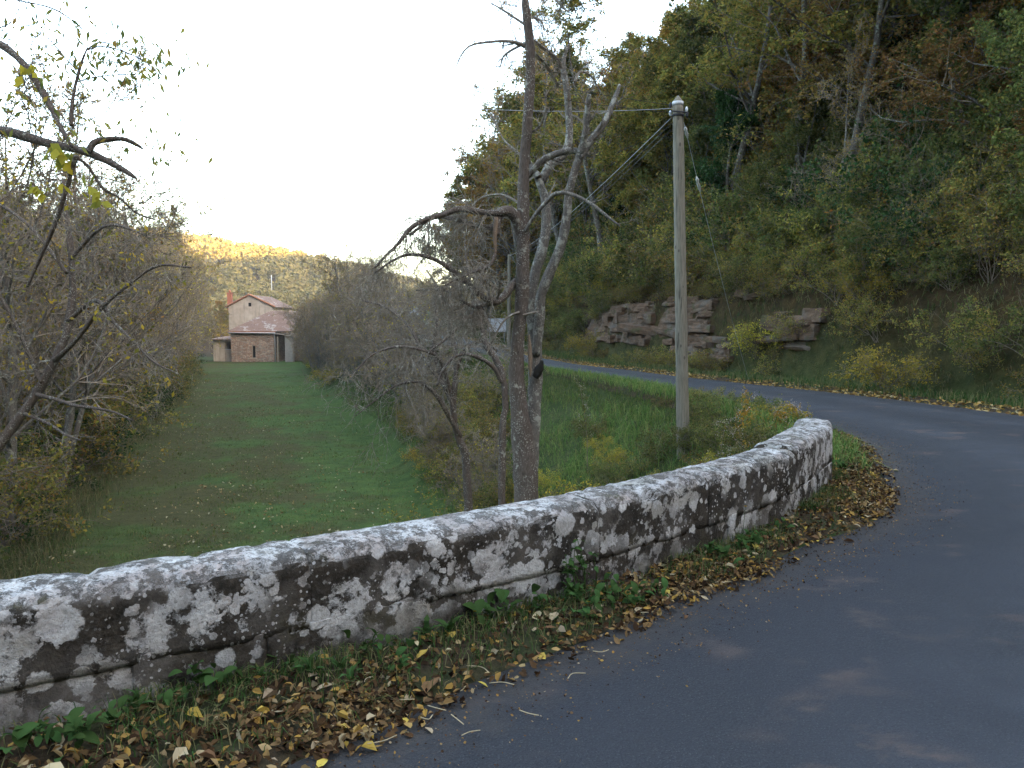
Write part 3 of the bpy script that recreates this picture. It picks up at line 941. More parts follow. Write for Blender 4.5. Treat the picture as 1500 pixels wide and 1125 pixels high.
def leafy_tree(name, seed, h=11.0, leafn=15000, lsize=0.13, layered=False, leaf='leaf_olive', trunk='trunk', n1=15, base=0.25, spreadf=1.0, bush=False):
    rng = np.random.default_rng(seed)
    tr = trunk_line(h * 0.92, rng)
    rt = np.linspace(1, 0.12, tr.shape[1])[None] * h * 0.0125
    rt[0, 0] *= 1.35
    l1, r1 = grow(tr, rt, n1, rng, 0.46 * spreadf, (50, 85) if layered else (35, 70), (base, 0.98), 7, 0.16, 0.02 if layered else 0.10, 0.5, 0.2, 0.012, 0.55)
    l2, r2 = grow(l1, r1, 7, rng, 0.50, (35, 65), (0.2, 1.0), 5, 0.2, 0.0 if layered else 0.05, 0.55, 0.3, 0.007, 0.4, flat=0.8 if layered else 0.2)
    l3, r3 = grow(l2, r2, 4, rng, 0.50, (30, 60), (0.2, 1.0), 3, 0.25, -0.02, 0.6, 0.4, 0.005, 0.3, flat=0.85 if layered else 0.0)
    v, q = leaves(l3, leafn, rng, lsize, 0.10 if not layered else 0.07, 0.9 if layered else 0.35, droop=0.25)
    v2, q2 = leaves(l2, leafn // 4, rng, lsize, 0.14, 0.5, droop=0.25)
    cr = MB().add(v, q).add(v2, q2)
    nleaf = len(q) + len(q2)
    for a, b in ((l2, r2), (l3, r3)):
        cr.add(*tubes(a, b, 3))
    me = cr.build('crown', M[leaf])
    me.materials.append(M['twig_brown'])
    mi = np.ones(len(me.polygons), np.int32); mi[:nleaf] = 0
    me.polygons.foreach_set('material_index', mi)
    proto(name, [('trunk', tube_mesh('trunk', [(tr, rt, 8), (l1, r1, 5)], M[trunk])), ('crown', me)])

def bare_tree(name, seed, h=11.0, stems=1, n=(14, 8, 6, 4), leafn=500, leaf='leaf_yellow', mat='twig_grey', trunk='trunk_pale', up=0.10, lean=0.08, spread=0.45):
    rng = np.random.default_rng(seed)
    trs, rts = [], []
    for s in range(stems):
        t = trunk_line(h * rng.uniform(0.75, 1.0), rng, lean if stems == 1 else 0.22)
        t[0, :, :2] += rng.normal(size=2) * 0.12 * (stems > 1)
        trs.append(t); rts.append(np.linspace(1, 0.12, t.shape[1])[None] * h * (0.0125 if stems == 1 else 0.0085))
    tr = np.vstack(trs); rt = np.vstack(rts)
    l1, r1 = grow(tr, rt, n[0], rng, spread, (30, 65), (0.18, 0.98), 7, 0.16, up, 0.5, 0.2, 0.012, 0.5)
    l2, r2 = grow(l1, r1, n[1], rng, 0.48, (30, 60), (0.15, 1.0), 5, 0.2, up * 0.6, 0.55, 0.3, 0.014, 0.4)
    l3, r3 = grow(l2, r2, n[2], rng, 0.55, (25, 55), (0.15, 1.0), 4, 0.22, up * 0.4, 0.6, 0.4, 0.010, 0.35)
    l4, r4 = grow(l3, r3, n[3], rng, 0.62, (20, 50), (0.2, 1.0), 3, 0.2, 0.0, 0.7, 0.55, 0.0085, 0.3)
    parts = [('trunk', tube_mesh('trunk', [(tr, rt, 8), (l1, r1, 4)], M[trunk])),
             ('crown', tube_mesh('crown', [(l2, r2, 3), (l3, r3, 3), (l4, r4, 3)], M[mat], False))]
    if leafn:
        v, q = leaves(l3, leafn, rng, 0.10, 0.05, 0.2, droop=0.4)
        parts.append(('leaves', MB().add(v, q).build('leaves', M[leaf])))
    proto(name, parts)

def shrub(name, seed, h=1.8, stems=9, leafn=2200, lsize=0.075, leaf='leaf_green', mat='twig_brown', spread=0.45):
    rng = np.random.default_rng(seed)
    st = []
    for s in range(stems):
        a = rng.uniform(0, 2 * math.pi); d = np.array([math.cos(a) * spread, math.sin(a) * spread, 1.0]) * rng.uniform(0.6, 1.0)
        p = np.zeros((7, 3)); p[0] = [rng.normal() * 0.08, rng.normal() * 0.08, -0.1]
        for k in range(1, 7):
            d = d + rng.normal(size=3) * 0.13 + np.array([0, 0, -0.05])
            p[k] = p[k - 1] + d / np.linalg.norm(d) * h / 6 * rng.uniform(0.8, 1.2)
        st.append(p)
    st = np.array(st); rs = np.broadcast_to(np.linspace(1, 0.2, 7)[None] * 0.014 * max(h / 2, 0.5), (stems, 7))
    l2, r2 = grow(st, rs, 8, rng, 0.45, (25, 65), (0.15, 1.0), 5, 0.22, 0.0, 0.6, 0.3, 0.005, 0.4)
    l3, r3 = grow(l2, r2, 4, rng, 0.55, (25, 60), (0.2, 1.0), 3, 0.2, 0.0, 0.6, 0.5, 0.004, 0.3)
    parts = [('stems', tube_mesh('stems', [(st, rs, 4), (l2, r2, 3), (l3, r3, 3)], M[mat], False))]
    if leafn:
        v, q = leaves(l3, leafn, rng, lsize, 0.06, 0.3, droop=0.3)
        parts.append(('foliage', MB().add(v, q).build('foliage', M[leaf])))
    proto(name, parts)

leafy_tree('oakA', 101, 11.5, 27000, 0.155, n1=18)
leafy_tree('oakB', 102, 10.0, 21000, 0.15, n1=18, base=0.18, spreadf=1.15)
leafy_tree('beechA', 103, 11.5, 15000, 0.14, layered=True, leaf='leaf_russet', n1=20, base=0.15, spreadf=1.1)
leafy_tree('beechB', 104, 9.0, 12000, 0.13, layered=True, leaf='leaf_gold', n1=18, base=0.15)
leafy_tree('ivyA', 105, 10.5, 20000, 0.13, leaf='leaf_dark', n1=26, base=0.1, spreadf=0.55)
bare_tree('bareA', 201, 11.0, 1, (17, 8, 5, 3), 2200)
bare_tree('bareB', 202, 10.0, 3, (10, 7, 5, 3), 1500, leaf='leaf_olive', mat='twig_brown')
bare_tree('bareC', 203, 12.0, 2, (12, 8, 5, 3), 3200, leaf='leaf_gold', mat='twig_grey')
bare_tree('thicketA', 205, 4.2, 5, (8, 6, 5, 3), 500, mat='twig_grey', up=0.0, spread=0.5)
bare_tree('poleA', 206, 9.0, 1, (12, 5, 4, 3), 900, leaf='leaf_olive', mat='twig_brown', up=0.12, spread=0.28)
shrub('shrubA', 301, 1.9, 10, 3200, 0.085, 'leaf_green')
shrub('shrubB', 302, 2.4, 9, 2600, 0.09, 'leaf_olive')
shrub('shrubC', 303, 1.5, 12, 3000, 0.07, 'leaf_yellow')
shrub('shrubD', 304, 2.2, 12, 4200, 0.085, 'leaf_dark')
shrub('bushA', 311, 2.7, 10, 5200, 0.105, 'leaf_green', spread=0.5)
shrub('bushB', 312, 2.3, 13, 5600, 0.085, 'leaf_olive', spread=0.6)
shrub('bushC', 313, 2.1, 11, 4200, 0.10, 'leaf_lime', spread=0.5)
leafy_tree('tallA', 107, 14.0, 11000, 0.15, layered=True, leaf='leaf_olive', trunk='trunk', n1=16, base=0.38)
shrub('shrubE', 306, 2.2, 4, 260, 0.12, 'leaf_orange', spread=0.3)
shrub('brambleA', 305, 1.1, 12, 2400, 0.06, 'leaf_olive', spread=0.9)

# ------------------------------------------------------------------ wooded slope on the right
def on_ground(x, y):
    return float(terrain(np.array([x]), np.array([y]))[0])

def slope_where(x, y, d):
    tier = 'at the top of the cutting ' if d < 7 else 'low on the slope ' if d < 13 else 'halfway up the slope ' if d < 21 else 'high on the slope '
    i = int(np.argmin(np.hypot(OUT[:, 0] - x, OUT[:, 1] - y))); st = OUT[i, 1]
    return tier + ('far up the road' if st > 48 else 'beyond the grey rocks' if st > 33 else 'above the red ledge' if st > 22.5 else 'above the rock overhang' if st > 16.5 else 'opposite the parapet end')

def slope_woods():
    rng = np.random.default_rng(41)
    kinds = [
        ('oakA', 'broadleaf_tree', 'olive-green broadleaf tree', 'green trees on the wooded slope', {'crown': 'leaf_olive'}),
        ('oakB', 'broadleaf_tree', 'broad yellowing tree', 'yellowing oaks on the wooded slope', {'crown': 'leaf_gold'}),
        ('beechA', 'layered_tree', 'russet tree with layered sprays', 'russet beeches on the wooded slope', {'crown': 'leaf_russet'}),
        ('beechB', 'layered_tree', 'small golden layered tree', 'golden beeches on the wooded slope', {'crown': 'leaf_gold'}),
        ('ivyA', 'ivy_clad_tree', 'narrow dark ivy-clad tree', 'ivy-clad trees on the wooded slope', {}),
        ('oakB', 'broadleaf_tree', 'fresh green broadleaf tree', 'green hornbeams on the wooded slope', {'crown': 'leaf_green'}),
        ('poleA', 'young_tree', 'slender thin-leaved young tree', 'slender young trees on the wooded slope', {}),
        ('bareC', 'bare_tree', 'half-bare forked tree', 'half-bare trees on the wooded slope', {}),
    ]
    pts = []
    tries = 0
    cand = np.stack([rng.uniform(-14, 46, 9000), rng.uniform(9, 92, 9000)], 1)
    di, st = sdist(cand[:, 0], cand[:, 1], OUT)
    do = -di
    z = terrain(cand[:, 0], cand[:, 1])
    a = cand[:, 0] / cand[:, 1]
    for i in range(len(cand)):
        x, y = cand[i]
        d = do[i]
        if d < (3.0 if a[i] < 0.05 else 4.0) or d > 34 or a[i] > 0.80 or a[i] < -0.080: continue
        if y > 76 and a[i] < 0.04: continue
        sp = 2.1 if d < 12 else 2.9
        if pts and min((x - p[0]) ** 2 + (y - p[1]) ** 2 for p in pts) < sp * sp: continue
        pts.append((x, y, z[i], d))
        if len(pts) >= 270: break
    
    for i, (x, y, z_, d) in enumerate(pts):
        aa = x / y
        if d < 7 and aa > 0.1: w = [4, 2, 1.6, 2, 0.8, 4, 1.4, 0.2]
        elif aa < 0.12: w = [3.2, 2.0, 2.4, 1.6, 0.2, 1.6, 0.8, 1.2]
        elif aa < 0.3: w = [6, 2.2, 1.2, 1.0, 0.6, 4, 0.8, 0.1]
        else: w = [4.0, 1.6, 2.2, 1.6, 2.2, 3.0, 0.6, 0.0]
        w = np.array(w); k = rng.choice(len(kinds), p=w / w.sum())
        pn, nm, lb, gr, mt = kinds[k]
        sc = rng.uniform(0.75, 1.15) * (0.66 if d < 6.5 else 0.88 if d < 10 else 1.05)
        if aa < 0.10: sc = rng.uniform(0.95, 1.25) * np.interp(aa, [-0.08, -0.02, 0.1], [0.85, 1.15, 1.1])
        lb = lb + ' ' + slope_where(x, y, d)
        plant(pn, nm, lb, 'tree', (x, y, z_ - 0.15), rng.uniform(0, 6.28), sc, lb, {kk: M[v] for kk, v in mt.items()}, (rng.normal() * 0.04, rng.normal() * 0.04))
slope_woods()

def slope_shrubs():
    rng = np.random.default_rng(43)
    kinds = [('shrubA', 'shrub', 'bushy green shrub', 'green shrubs on the road bank'),
             ('shrubB', 'shrub', 'olive and gold shrub', 'olive shrubs on the road bank'),
             ('shrubC', 'shrub', 'yellow-leaved shrub', 'yellow shrubs on the road bank'),
             ('shrubD', 'shrub', 'dark evergreen shrub', 'evergreen shrubs on the road bank'),
             ('brambleA', 'bramble', 'low arching bramble', 'brambles on the road bank')]
    n = 0
    cand = np.stack([rng.uniform(-6, 24, 9000), rng.uniform(9, 56, 9000)], 1)
    di, st = sdist(cand[:, 0], cand[:, 1], OUT); do = -di
    z = terrain(cand[:, 0], cand[:, 1])
    pts = []
    for i in range(len(cand)):
        x, y = cand[i]; d = do[i]
        if d < 1.6 or d > 9 or x / y > 0.68 or x / y < -0.06: continue
        px = 750 + F * x / y
        lim = 0.95 if d < 6 else 1.3
        # leave the bare rock faces open
        if 15 < y < 34 and d < 3.1 and (868 < px < 1090 or 1140 < px < 1225): continue
        if 20 < y < 34 and d < 3.2 and (890 < px < 1060): continue
        if pts and min((x - p[0]) ** 2 + (y - p[1]) ** 2 for p in pts) < lim * lim: continue
        pts.append((x, y, z[i], d))
        if len(pts) >= 290: break
    for x, y, z_, d in pts:
        k = rng.choice(5, p=[0.20, 0.30, 0.10, 0.12, 0.28]) if d > 2.6 else rng.choice(5, p=[0.2, 0.14, 0.1, 0.06, 0.5])
        pn, nm, lb, gr = kinds[k]
        lb = lb + ' ' + (slope_where(x, y, d) if d > 2.8 else slope_where(x, y, d).replace('at the top of the cutting', 'at the foot of the bank').replace('above', 'near'))
        plant(pn, nm, lb, 'shrub', (x, y, z_ - 0.03), rng.uniform(0, 6.28), rng.uniform(0.9, 1.6) * (0.55 if d < 2.8 else 0.75 if d < 3.6 else 1.0), lb)
    hk = [('bushA', 'leafy_bush', 'tall leafy green bush'), ('bushB', 'leafy_bush', 'dense olive bush'), ('bushC', 'leafy_bush', 'loose yellow-green bush')]
    cand = np.stack([rng.uniform(-5, 16, 9000), rng.uniform(9, 52, 9000)], 1)
    di, st = sdist(cand[:, 0], cand[:, 1], OUT); do = -di
    z = terrain(cand[:, 0], cand[:, 1]); got = []
    for i in range(len(cand)):
        x, y = cand[i]; d = do[i]; px = 750 + F * x / y
        lo = 1.8 if (px > 1222 or px < 850) else 2.7 if 1120 < px < 1222 else 2.0 if px > 1088 else 2.9
        if d < lo or d > 7.5 or x / y > 0.66 or x / y < -0.05: continue
        if got and min((x - p[0]) ** 2 + (y - p[1]) ** 2 for p in got) < (0.85 if d < 4 else 1.15) ** 2: continue
        got.append((x, y))
        k = rng.choice(3, p=[0.40, 0.46, 0.14])
        pn, nm, lb = hk[k]
        w_ = slope_where(x, y, d)
        lb = lb + ' ' + (w_ if d > 3.2 else w_.replace('at the top of the cutting', 'at the foot of the bank').replace('above', 'near'))
        plant(pn, nm, lb, 'bush', (x, y, z[i] - 0.05), rng.uniform(0, 6.28), rng.uniform(0.7, 1.25) * (0.62 if d < 2.8 else 0.85 if d < 4 else 1.0), lb)
        if len(got) >= 240: break
    for u, d_, sc, wh in ((1408, 22.5, 1.05, 'leaning over the yellow shrub'), (1160, 27, 1.0, 'above the rock overhang'), (1062, 30, 1.0, 'above the broken rocks'), (885, 38, 0.95, 'above the grey rocks'), (1230, 24.5, 0.9, 'beside the rock overhang'), (1470, 21, 1.0, 'opposite the parapet end')):
        p = at(u, 420, d_)
        plant('tallA', 'tall_tree', 'tall tree with a long bare trunk ' + wh, 'tree', (p[0], p[1], on_ground(p[0], p[1]) - 0.2), u * 0.37, sc, None, None, (0.0, -0.07))
    # two that stand out
    p = at(1292, 545, 18.2); plant('shrubC', 'shrub', 'bright yellow-green shrub at the foot of the bank by the road edge', 'shrub', (p[0], p[1], on_ground(p[0], p[1])), 0.4, 0.8, None, {'foliage': M['leaf_yellow']})
    p = at(1300, 400, 21.5); plant('shrubE', 'sapling', 'orange-leaved sapling against the dark trees', 'sapling', (p[0], p[1], on_ground(p[0], p[1])), 1.0, 1.0, None, {'foliage': M['leaf_orange']})
slope_shrubs()

# ------------------------------------------------------------------ rock cutting
def rock_mesh(size, seed, n=9, crack=0.10):
    g = np.linspace(-1, 1, n)
    faces, verts = [], []
    b = MB()
    for ax in range(3):
        for sg in (-1, 1):
            U, Vv = np.meshgrid(g, g)
            p = np.zeros((n * n, 3)); o = [k for k in range(3) if k != ax]
            p[:, ax] = sg; p[:, o[0]] = U.ravel(); p[:, o[1]] = Vv.ravel()
            i = (np.arange(n - 1)[:, None] * n + np.arange(n - 1)[None]).ravel()
            q = np.stack([i, i + 1, i + n + 1, i + n], 1)
            if (sg > 0) == (ax == 1): q = q[:, ::-1]
            b.add(p, q)
    v = np.vstack(b.v)
    l = np.linalg.norm(v, axis=1, keepdims=True)
    v = v * (1 - 0.06 * np.clip(l - 1.0, 0, 1))
    v = v * (np.asarray(size) / 2)
    nd = v / (np.linalg.norm(v, axis=1, keepdims=True) + 1e-9)
    m = min(size)
    d = fbm(v * (1.6 / m) * 0.6 + seed * 7.3, 4, seed) * m * 0.22
    lay = np.abs(((v[:, 2] / 0.22 + seed * 0.37 + 0.4 * fbm(v * 1.2 + seed, 2, seed)) % 1) - 0.5)
    v = v + nd * (d - np.clip(0.12 - lay, 0, 1) * 0.9 * m * crack * 4)[:, None]
    b.v = [v]
    f = [np.vstack(b.q)]
    return mesh_np('rock', v, f, M['rock'], False)

def rock_cutting():
    rr = np.random.default_rng(19)
    # stations along the outer road edge, with the courses of stone that show there
    face = OUT + OUT_N * 2.2
    px = 750 + F * face[:, 0] / np.clip(face[:, 1], 1, None)
    ok = (OUT[:, 1] > 12) & (OUT[:, 1] < 42)
    S = np.r_[0, np.cumsum(np.linalg.norm(np.diff(OUT, axis=0), axis=1))]
    def stat(u):
        k = np.where(ok)[0]; o = np.argsort(px[k]); return float(np.interp(u, px[k][o], S[k][o]))
    zones = [
        ('rock_outcrop', 'grey lichened rock blocks broken out of the bank beyond the red ledge', 858, 966, 0.75, 2.3, (0.5, 1.2), (0.16, 0.36), 0.30),
        ('rock_ledge', 'reddish layered sandstone ledge jutting from the bank behind the pole', 968, 1046, 1.05, 2.35, (0.9, 2.2), (0.11, 0.30), 0.16),
        ('broken_rock', 'small broken sandstone blocks below the red ledge at the foot of the bank', 990, 1090, 0.40, 1.02, (0.30, 0.7), (0.12, 0.22), 0.35),
        ('rock_overhang', 'brown overhanging boulder with pale broken stones beneath it on the bank', 1146, 1212, 0.85, 1.8, (0.7, 1.4), (0.16, 0.42), 0.30),
        ('rock_shelf', 'small pale rock shelf with a dark hollow beneath on the bank', 1088, 1118, 2.3, 2.5, (0.4, 0.6), (0.16, 0.2), 0.0),
    ]
    seed = 0
    for nm, lb, u0, u1, z0, z1, wr, hr, drop in zones:
        root = thing(nm, lb, 'rock', (0, 0, 0))
        a, b = sorted((stat(u0), stat(u1)))
        # the bedded face the blocks stand out of
        ns, nz_ = max(8, int((b - a) / 0.09)), max(6, int((z1 - z0 + 0.3) / 0.06))
        sv = np.linspace(a - 0.2, b + 0.2, ns); zv = np.linspace(z0 - 0.2, z1 + 0.12, nz_)
        X0 = np.interp(sv, S, OUT[:, 0]); Y0 = np.interp(sv, S, OUT[:, 1]); NX = np.interp(sv, S, OUT_N[:, 0]); NY = np.interp(sv, S, OUT_N[:, 1])
        offs = np.arange(0.8, 5.0, 0.08)
        TZ = terrain((X0[:, None] + NX[:, None] * offs).ravel(), (Y0[:, None] + NY[:, None] * offs).ravel()).reshape(ns, -1) - road_z(Y0)[:, None]
        fb = np.array([np.interp(zv, np.maximum.accumulate(TZ[i]) + np.arange(len(offs)) * 1e-5, offs) for i in range(ns)])
        SS, ZZ = np.meshgrid(sv, zv, indexing='ij')
        layer = np.floor((ZZ + 0.10 * fbm2(SS, ZZ, 1.3, 3, 7)) / 0.19)
        st_ = vnoise(np.stack([SS * 1.1 + layer * 5.3, layer * 3.1, np.zeros_like(SS)], -1), 4)
        crk = vnoise(np.stack([np.floor(SS / 0.5 + 0.6 * layer) * 2.7, layer * 7.7, np.zeros_like(SS)], -1), 8)
        er = np.minimum(np.minimum(SS - sv[0], sv[-1] - SS) / 0.5, np.minimum(ZZ - zv[0], zv[-1] - ZZ) / 0.22)
        ff = fb - 0.10 + 0.12 * st_ + 0.09 * crk + 0.05 * fbm2(SS, ZZ, 5.0, 3, 3) + 0.5 * (1 - np.clip(er + 0.3 * fbm2(SS, ZZ, 1.8, 2, 5), 0, 1))
        V = np.stack([X0[:, None] + NX[:, None] * ff, Y0[:, None] + NY[:, None] * ff, road_z(Y0)[:, None] + ZZ], -1).reshape(-1, 3)
        ii = (np.arange(ns - 1)[:, None] * nz_ + np.arange(nz_ - 1)[None]).ravel()
        link('rock_face', mesh_np('rock_face', V, [np.stack([ii, ii + nz_, ii + nz_ + 1, ii + 1], 1)], M['rock'], False), root)
        z = z0
        while z < z1:
            h = rr.uniform(*hr); s_ = a + rr.uniform(-0.3, 0.2)
            lay = rr.normal() * 0.12
            while s_ < b:
                w = rr.uniform(*wr)
                mid = s_ + w / 2
                s_ += w * 0.97
                edge = min((mid - a), (b - mid)) / (b - a)
                if rr.uniform() < drop + (0.35 if edge < 0.12 and z > z0 + 0.4 else 0): continue
                x = np.interp(mid, S, OUT[:, 0]); y = np.interp(mid, S, OUT[:, 1])
                nx = np.interp(mid, S, OUT_N[:, 0]); ny = np.interp(mid, S, OUT_N[:, 1])
                dep = max(1.0, w * 0.9)
                # front face stands a little proud of the bank at this height
                offs = np.arange(1.0, 4.5, 0.05)
                gzz = terrain(x + nx * offs, y + ny * offs)
                k = np.where(gzz > road_z(y) + z + h * 0.25)[0]
                f0 = (offs[k[0]] if len(k) else 2.4) - 0.10 + lay + rr.normal() * 0.10
                c = np.array([x + nx * (f0 + dep / 2), y + ny * (f0 + dep / 2), road_z(y) + z + h / 2])
                seed += 1
                me = rock_mesh((w * rr.uniform(0.95, 1.25), dep, h * rr.uniform(0.85, 1.35)), seed + 3)
                link('rock', me, root, c, (rr.normal() * 0.07, rr.normal() * 0.08, math.atan2(-nx, ny) + rr.normal() * 0.2))
            z += h
        for k in range(int((b - a) * 3.0)):
            mid = a + (b - a) * rr.uniform(); of = (rr.uniform(2.35, 3.0) if rr.uniform() < 0.7 else rr.uniform(1.5, 1.9)) if z1 > 1.5 else 1.55
            x = np.interp(mid, S, OUT[:, 0]) + np.interp(mid, S, OUT_N[:, 0]) * of; y = np.interp(mid, S, OUT[:, 1]) + np.interp(mid, S, OUT_N[:, 1]) * of
            plant('brambleA', 'bramble', 'low bramble trailing over the ' + nm.replace('_', ' '), 'shrub', (x, y, on_ground(x, y) - 0.05), rr.uniform(0, 6.28), rr.uniform(0.45, 0.8), 'brambles over the ' + nm.replace('_', ' '))
rock_cutting()

# ------------------------------------------------------------------ grass, litter and weeds
def blades(p, rng, h, w, lean=0.5, bend=0.5):
    """two-segment blades at points p"""
    n = len(p)
    a = rng.uniform(0, 2 * math.pi, n)
    d = np.stack([np.cos(a), np.sin(a), np.zeros(n)], 1)
    s = np.stack([-np.sin(a + rng.normal(size=n)), np.cos(a), np.zeros(n)], 1)
    s /= np.linalg.norm(s, axis=1, keepdims=True)
    H = (h * rng.uniform(0.5, 1.3, n))[:, None]
    W = (w * rng.uniform(0.7, 1.3, n))[:, None]
    ln = (lean * rng.uniform(0.1, 1.0, n))[:, None]
    m = p + H * (0.55 * np.array([0, 0, 1]) + ln * 0.35 * d)
    t = p + H * (np.array([0, 0, 1]) * (1 - bend * ln) + ln * (0.9 + bend) * d)
    v = np.stack([p - s * W, p + s * W, m + s * W * 0.7, m - s * W * 0.7, t], 1).reshape(-1, 3)
    b = np.arange(n)[:, None] * 5
    return v, b + np.array([[0, 1, 2, 3]]), b + np.array([[3, 2, 4]])

def stuff(name, mb, mat, label=None, cat=None):
    o = link(name, mb.build(name, mat))
    return tag(o, label, cat, kind='stuff')

def litter_quads(p, rng, size, tilt=0.5, aspect=0.6):
    n = len(p)
    nm = rng.normal(size=(n, 3)) * tilt; nm[:, 2] += 1
    nm /= np.linalg.norm(nm, axis=1, keepdims=True)
    d = rnd_perp(nm, rng); s = np.cross(nm, d)
    L = (size * rng.uniform(0.55, 1.35, n))[:, None]; W = L * aspect * 0.5 * rng.uniform(0.7, 1.2, n)[:, None]
    curl = (rng.uniform(-0.05, 0.35, n))[:, None] * L
    v = np.stack([p - d * L * 0.5, p - d * L * 0.1 + s * W + nm * curl, p + d * L * 0.28 + s * W * 0.7 + nm * curl * 0.8, p + d * L * 0.55,
                  p + d * L * 0.28 - s * W * 0.7 + nm * curl * 0.8, p - d * L * 0.1 - s * W + nm * curl], 1).reshape(-1, 3)
    b = np.arange(n)[:, None] * 6
    return v, np.vstack([b + np.array([[0, 1, 2, 3]]), b + np.array([[0, 3, 4, 5]])])

def strip_points(C, N, n, y0, y1, o0, o1, rng, power=1.0):
    m = (C[:, 1] > y0) & (C[:, 1] < y1) & (np.arange(len(C)) > 0)
    idx = np.where(m)[0]
    k = rng.integers(0, len(idx) - 1, n)
    i = idx[k]; f = rng.uniform(0, 1, n)[:, None]
    j = np.minimum(i + 1, len(C) - 1)
    off = o0 + (o1 - o0) * rng.uniform(0, 1, n) ** power
    c = C[i] * (1 - f) + C[j] * f + N[i] * off[:, None]
    return c, off

INF = resample(INN, 4000); INFN = norm2(INF)
OUF = resample(OUT, 4000); OUFN = -norm2(OUF)
def wall_gap(c):
    """distance in front of the parapet face (positive = road side)"""
    best = np.full(len(c), 1e9); sg = np.zeros(len(c))
    C = FR[::6]
    d, st = sdist(c[:, 0], c[:, 1], FR)
    return -d

def verge_scatter():
    rng = np.random.default_rng(51)
    # leaf litter drifted between asphalt and wall
    c, off = strip_points(INF, INFN, 36000, 1.0, 13.0, -0.12, 0.85, rng, 1.35)
    g = wall_gap(c)
    inwall = c[:, 1] < FR[-1][1] + 0.02
    dens = 0.25 + 0.75 * (fbm2(c[:, 0], c[:, 1], 1.6, 3, 4) > -0.1)
    band = np.exp(-((off - 0.18) / 0.24) ** 2) + 0.30
    keep = ((g > 0.01) | ~inwall) & (rng.uniform(0, 1, len(c)) < dens * band) & (off > -0.06 + 0.06 * rng.normal(size=len(c)))
    c, off = c[keep], off[keep]
    z = verge_z(off, c[:, 0], c[:, 1]) + rng.uniform(0.002, 0.03, len(c)) + (off < 0) * 0.03
    p = np.concatenate([c, z[:, None]], 1)
    v, q = litter_quads(p, rng, 0.040, 0.65)
    stuff('leaf_litter', MB().add(v, q), M['litter'], 'brown and yellow leaf litter drifted along the foot of the parapet', 'leaves')
    c, off = strip_points(INF, INFN, 5200, 1.0, 13.0, -0.75, 0.02, rng, 0.45)
    v, q = litter_quads(np.concatenate([c, np.full((len(c), 1), 0.0)], 1) + np.array([0, 0, 0.004]) + np.stack([np.zeros(len(c)), np.zeros(len(c)), road_z(c[:, 1]) + 0.05 * (1 - (2 * np.clip(-off / 5.0, 0, 1) - 1) ** 2) + 0.003], 1), rng, 0.011, 0.5, 0.8)
    stuff('road_grit', MB().add(v, q), M['litter'], 'fine grit and leaf crumbs along the asphalt edge by the parapet', 'grit')
    # grass and low herbs close to the wall
    c, off = strip_points(INF, INFN, 80000, 1.0, 12.5, 0.06, 1.15, rng, 0.9)
    g = wall_gap(c)
    inwall = c[:, 1] < FR[-1][1] + 0.02
    cl = fbm2(c[:, 0], c[:, 1], 2.2, 3, 8)
    nearwall = np.where(inwall, np.exp(-np.clip(g, 0, 2) / 0.30), 0.75)
    keep = ((g > 0.0) | ~inwall) & (rng.uniform(0, 1, len(c)) < (0.05 + 0.62 * nearwall * (cl > -0.05)))
    c, off = c[keep], off[keep]
    z = verge_z(off, c[:, 0], c[:, 1])
    v, q, t = blades(np.concatenate([c, z[:, None]], 1), rng, 0.085, 0.0026, 1.1)
    stuff('verge_grass', MB().add(v, q, t), M['grass_verge'], 'short rough grass on the verge at the foot of the parapet', 'grass')
    c, off = strip_points(INF, INFN, 16000, 9.5, 48, 0.04, 1.3, rng, 1.0)
    k = ~((c[:, 1] < FR[-1][1] + 0.3) & (wall_gap(c) > -0.5)); c, off = c[k], off[k]
    z = np.minimum(verge_z(off, c[:, 0], c[:, 1]), np.where(off > 0.3, terrain(c[:, 0], c[:, 1]) + 0.03, 9)) - 0.01
    v, q, t = blades(np.concatenate([c, z[:, None]], 1), rng, 0.15, 0.006, 1.0)
    stuff('road_edge_grass', MB().add(v, q, t), M['grass_bank'], 'green grass fringe along the inner edge of the road beyond the parapet', 'grass')
    # leaves along the outer edge of the road
    c, off = strip_points(OUF, OUFN, 7000, 6, 75, -0.18, 0.55, rng, 1.3)
    k = rng.uniform(0, 1, len(c)) < 0.35 + 0.65 * (fbm2(c[:, 0], c[:, 1], 0.9, 3, 12) > -0.1)
    c, off = c[k], off[k]
    z = verge_z(off, c[:, 0], c[:, 1]) + 0.015 + (off < 0) * 0.025
    v, q = litter_quads(np.concatenate([c, z[:, None]], 1), rng, 0.085, 0.45)
    stuff('road_edge_leaves', MB().add(v, q), M['litter_road'], 'pale yellow fallen leaves lining the far edge of the road', 'leaves')
    # grass strip on the outer side
    c, off = strip_points(OUF, OUFN, 30000, 6, 80, 0.25, 2.2, rng, 1.0)
    z = np.where(off < 1.2, verge_z(np.minimum(off, 1.0), c[:, 0], c[:, 1]), terrain(c[:, 0], c[:, 1])) - 0.01
    z = np.maximum(z, terrain(c[:, 0], c[:, 1]) - 0.02)
    v, q, t = blades(np.concatenate([c, z[:, None]], 1), rng, 0.20, 0.008, 0.9)
    stuff('bank_foot_grass', MB().add(v, q, t), M['grass_verge'], 'dull green grass strip between the far road edge and the bank', 'grass')
    # dry grass and bracken on the cut bank
    c, off = strip_points(OUF, OUFN, 42000, 6, 60, 1.7, 6.5, rng, 1.3)
    k = fbm2(c[:, 0], c[:, 1], 0.7, 3, 31) > -0.25
    px = 750 + F * c[:, 0] / c[:, 1]
    rocky = (off < 3.0) & (((px > 890) & (px < 1075)) | ((px > 1145) & (px < 1215)))
    k &= ~rocky | (rng.uniform(0, 1, len(c)) < 0.22)
    c = c[k]
    z = terrain(c[:, 0], c[:, 1]) - 0.02
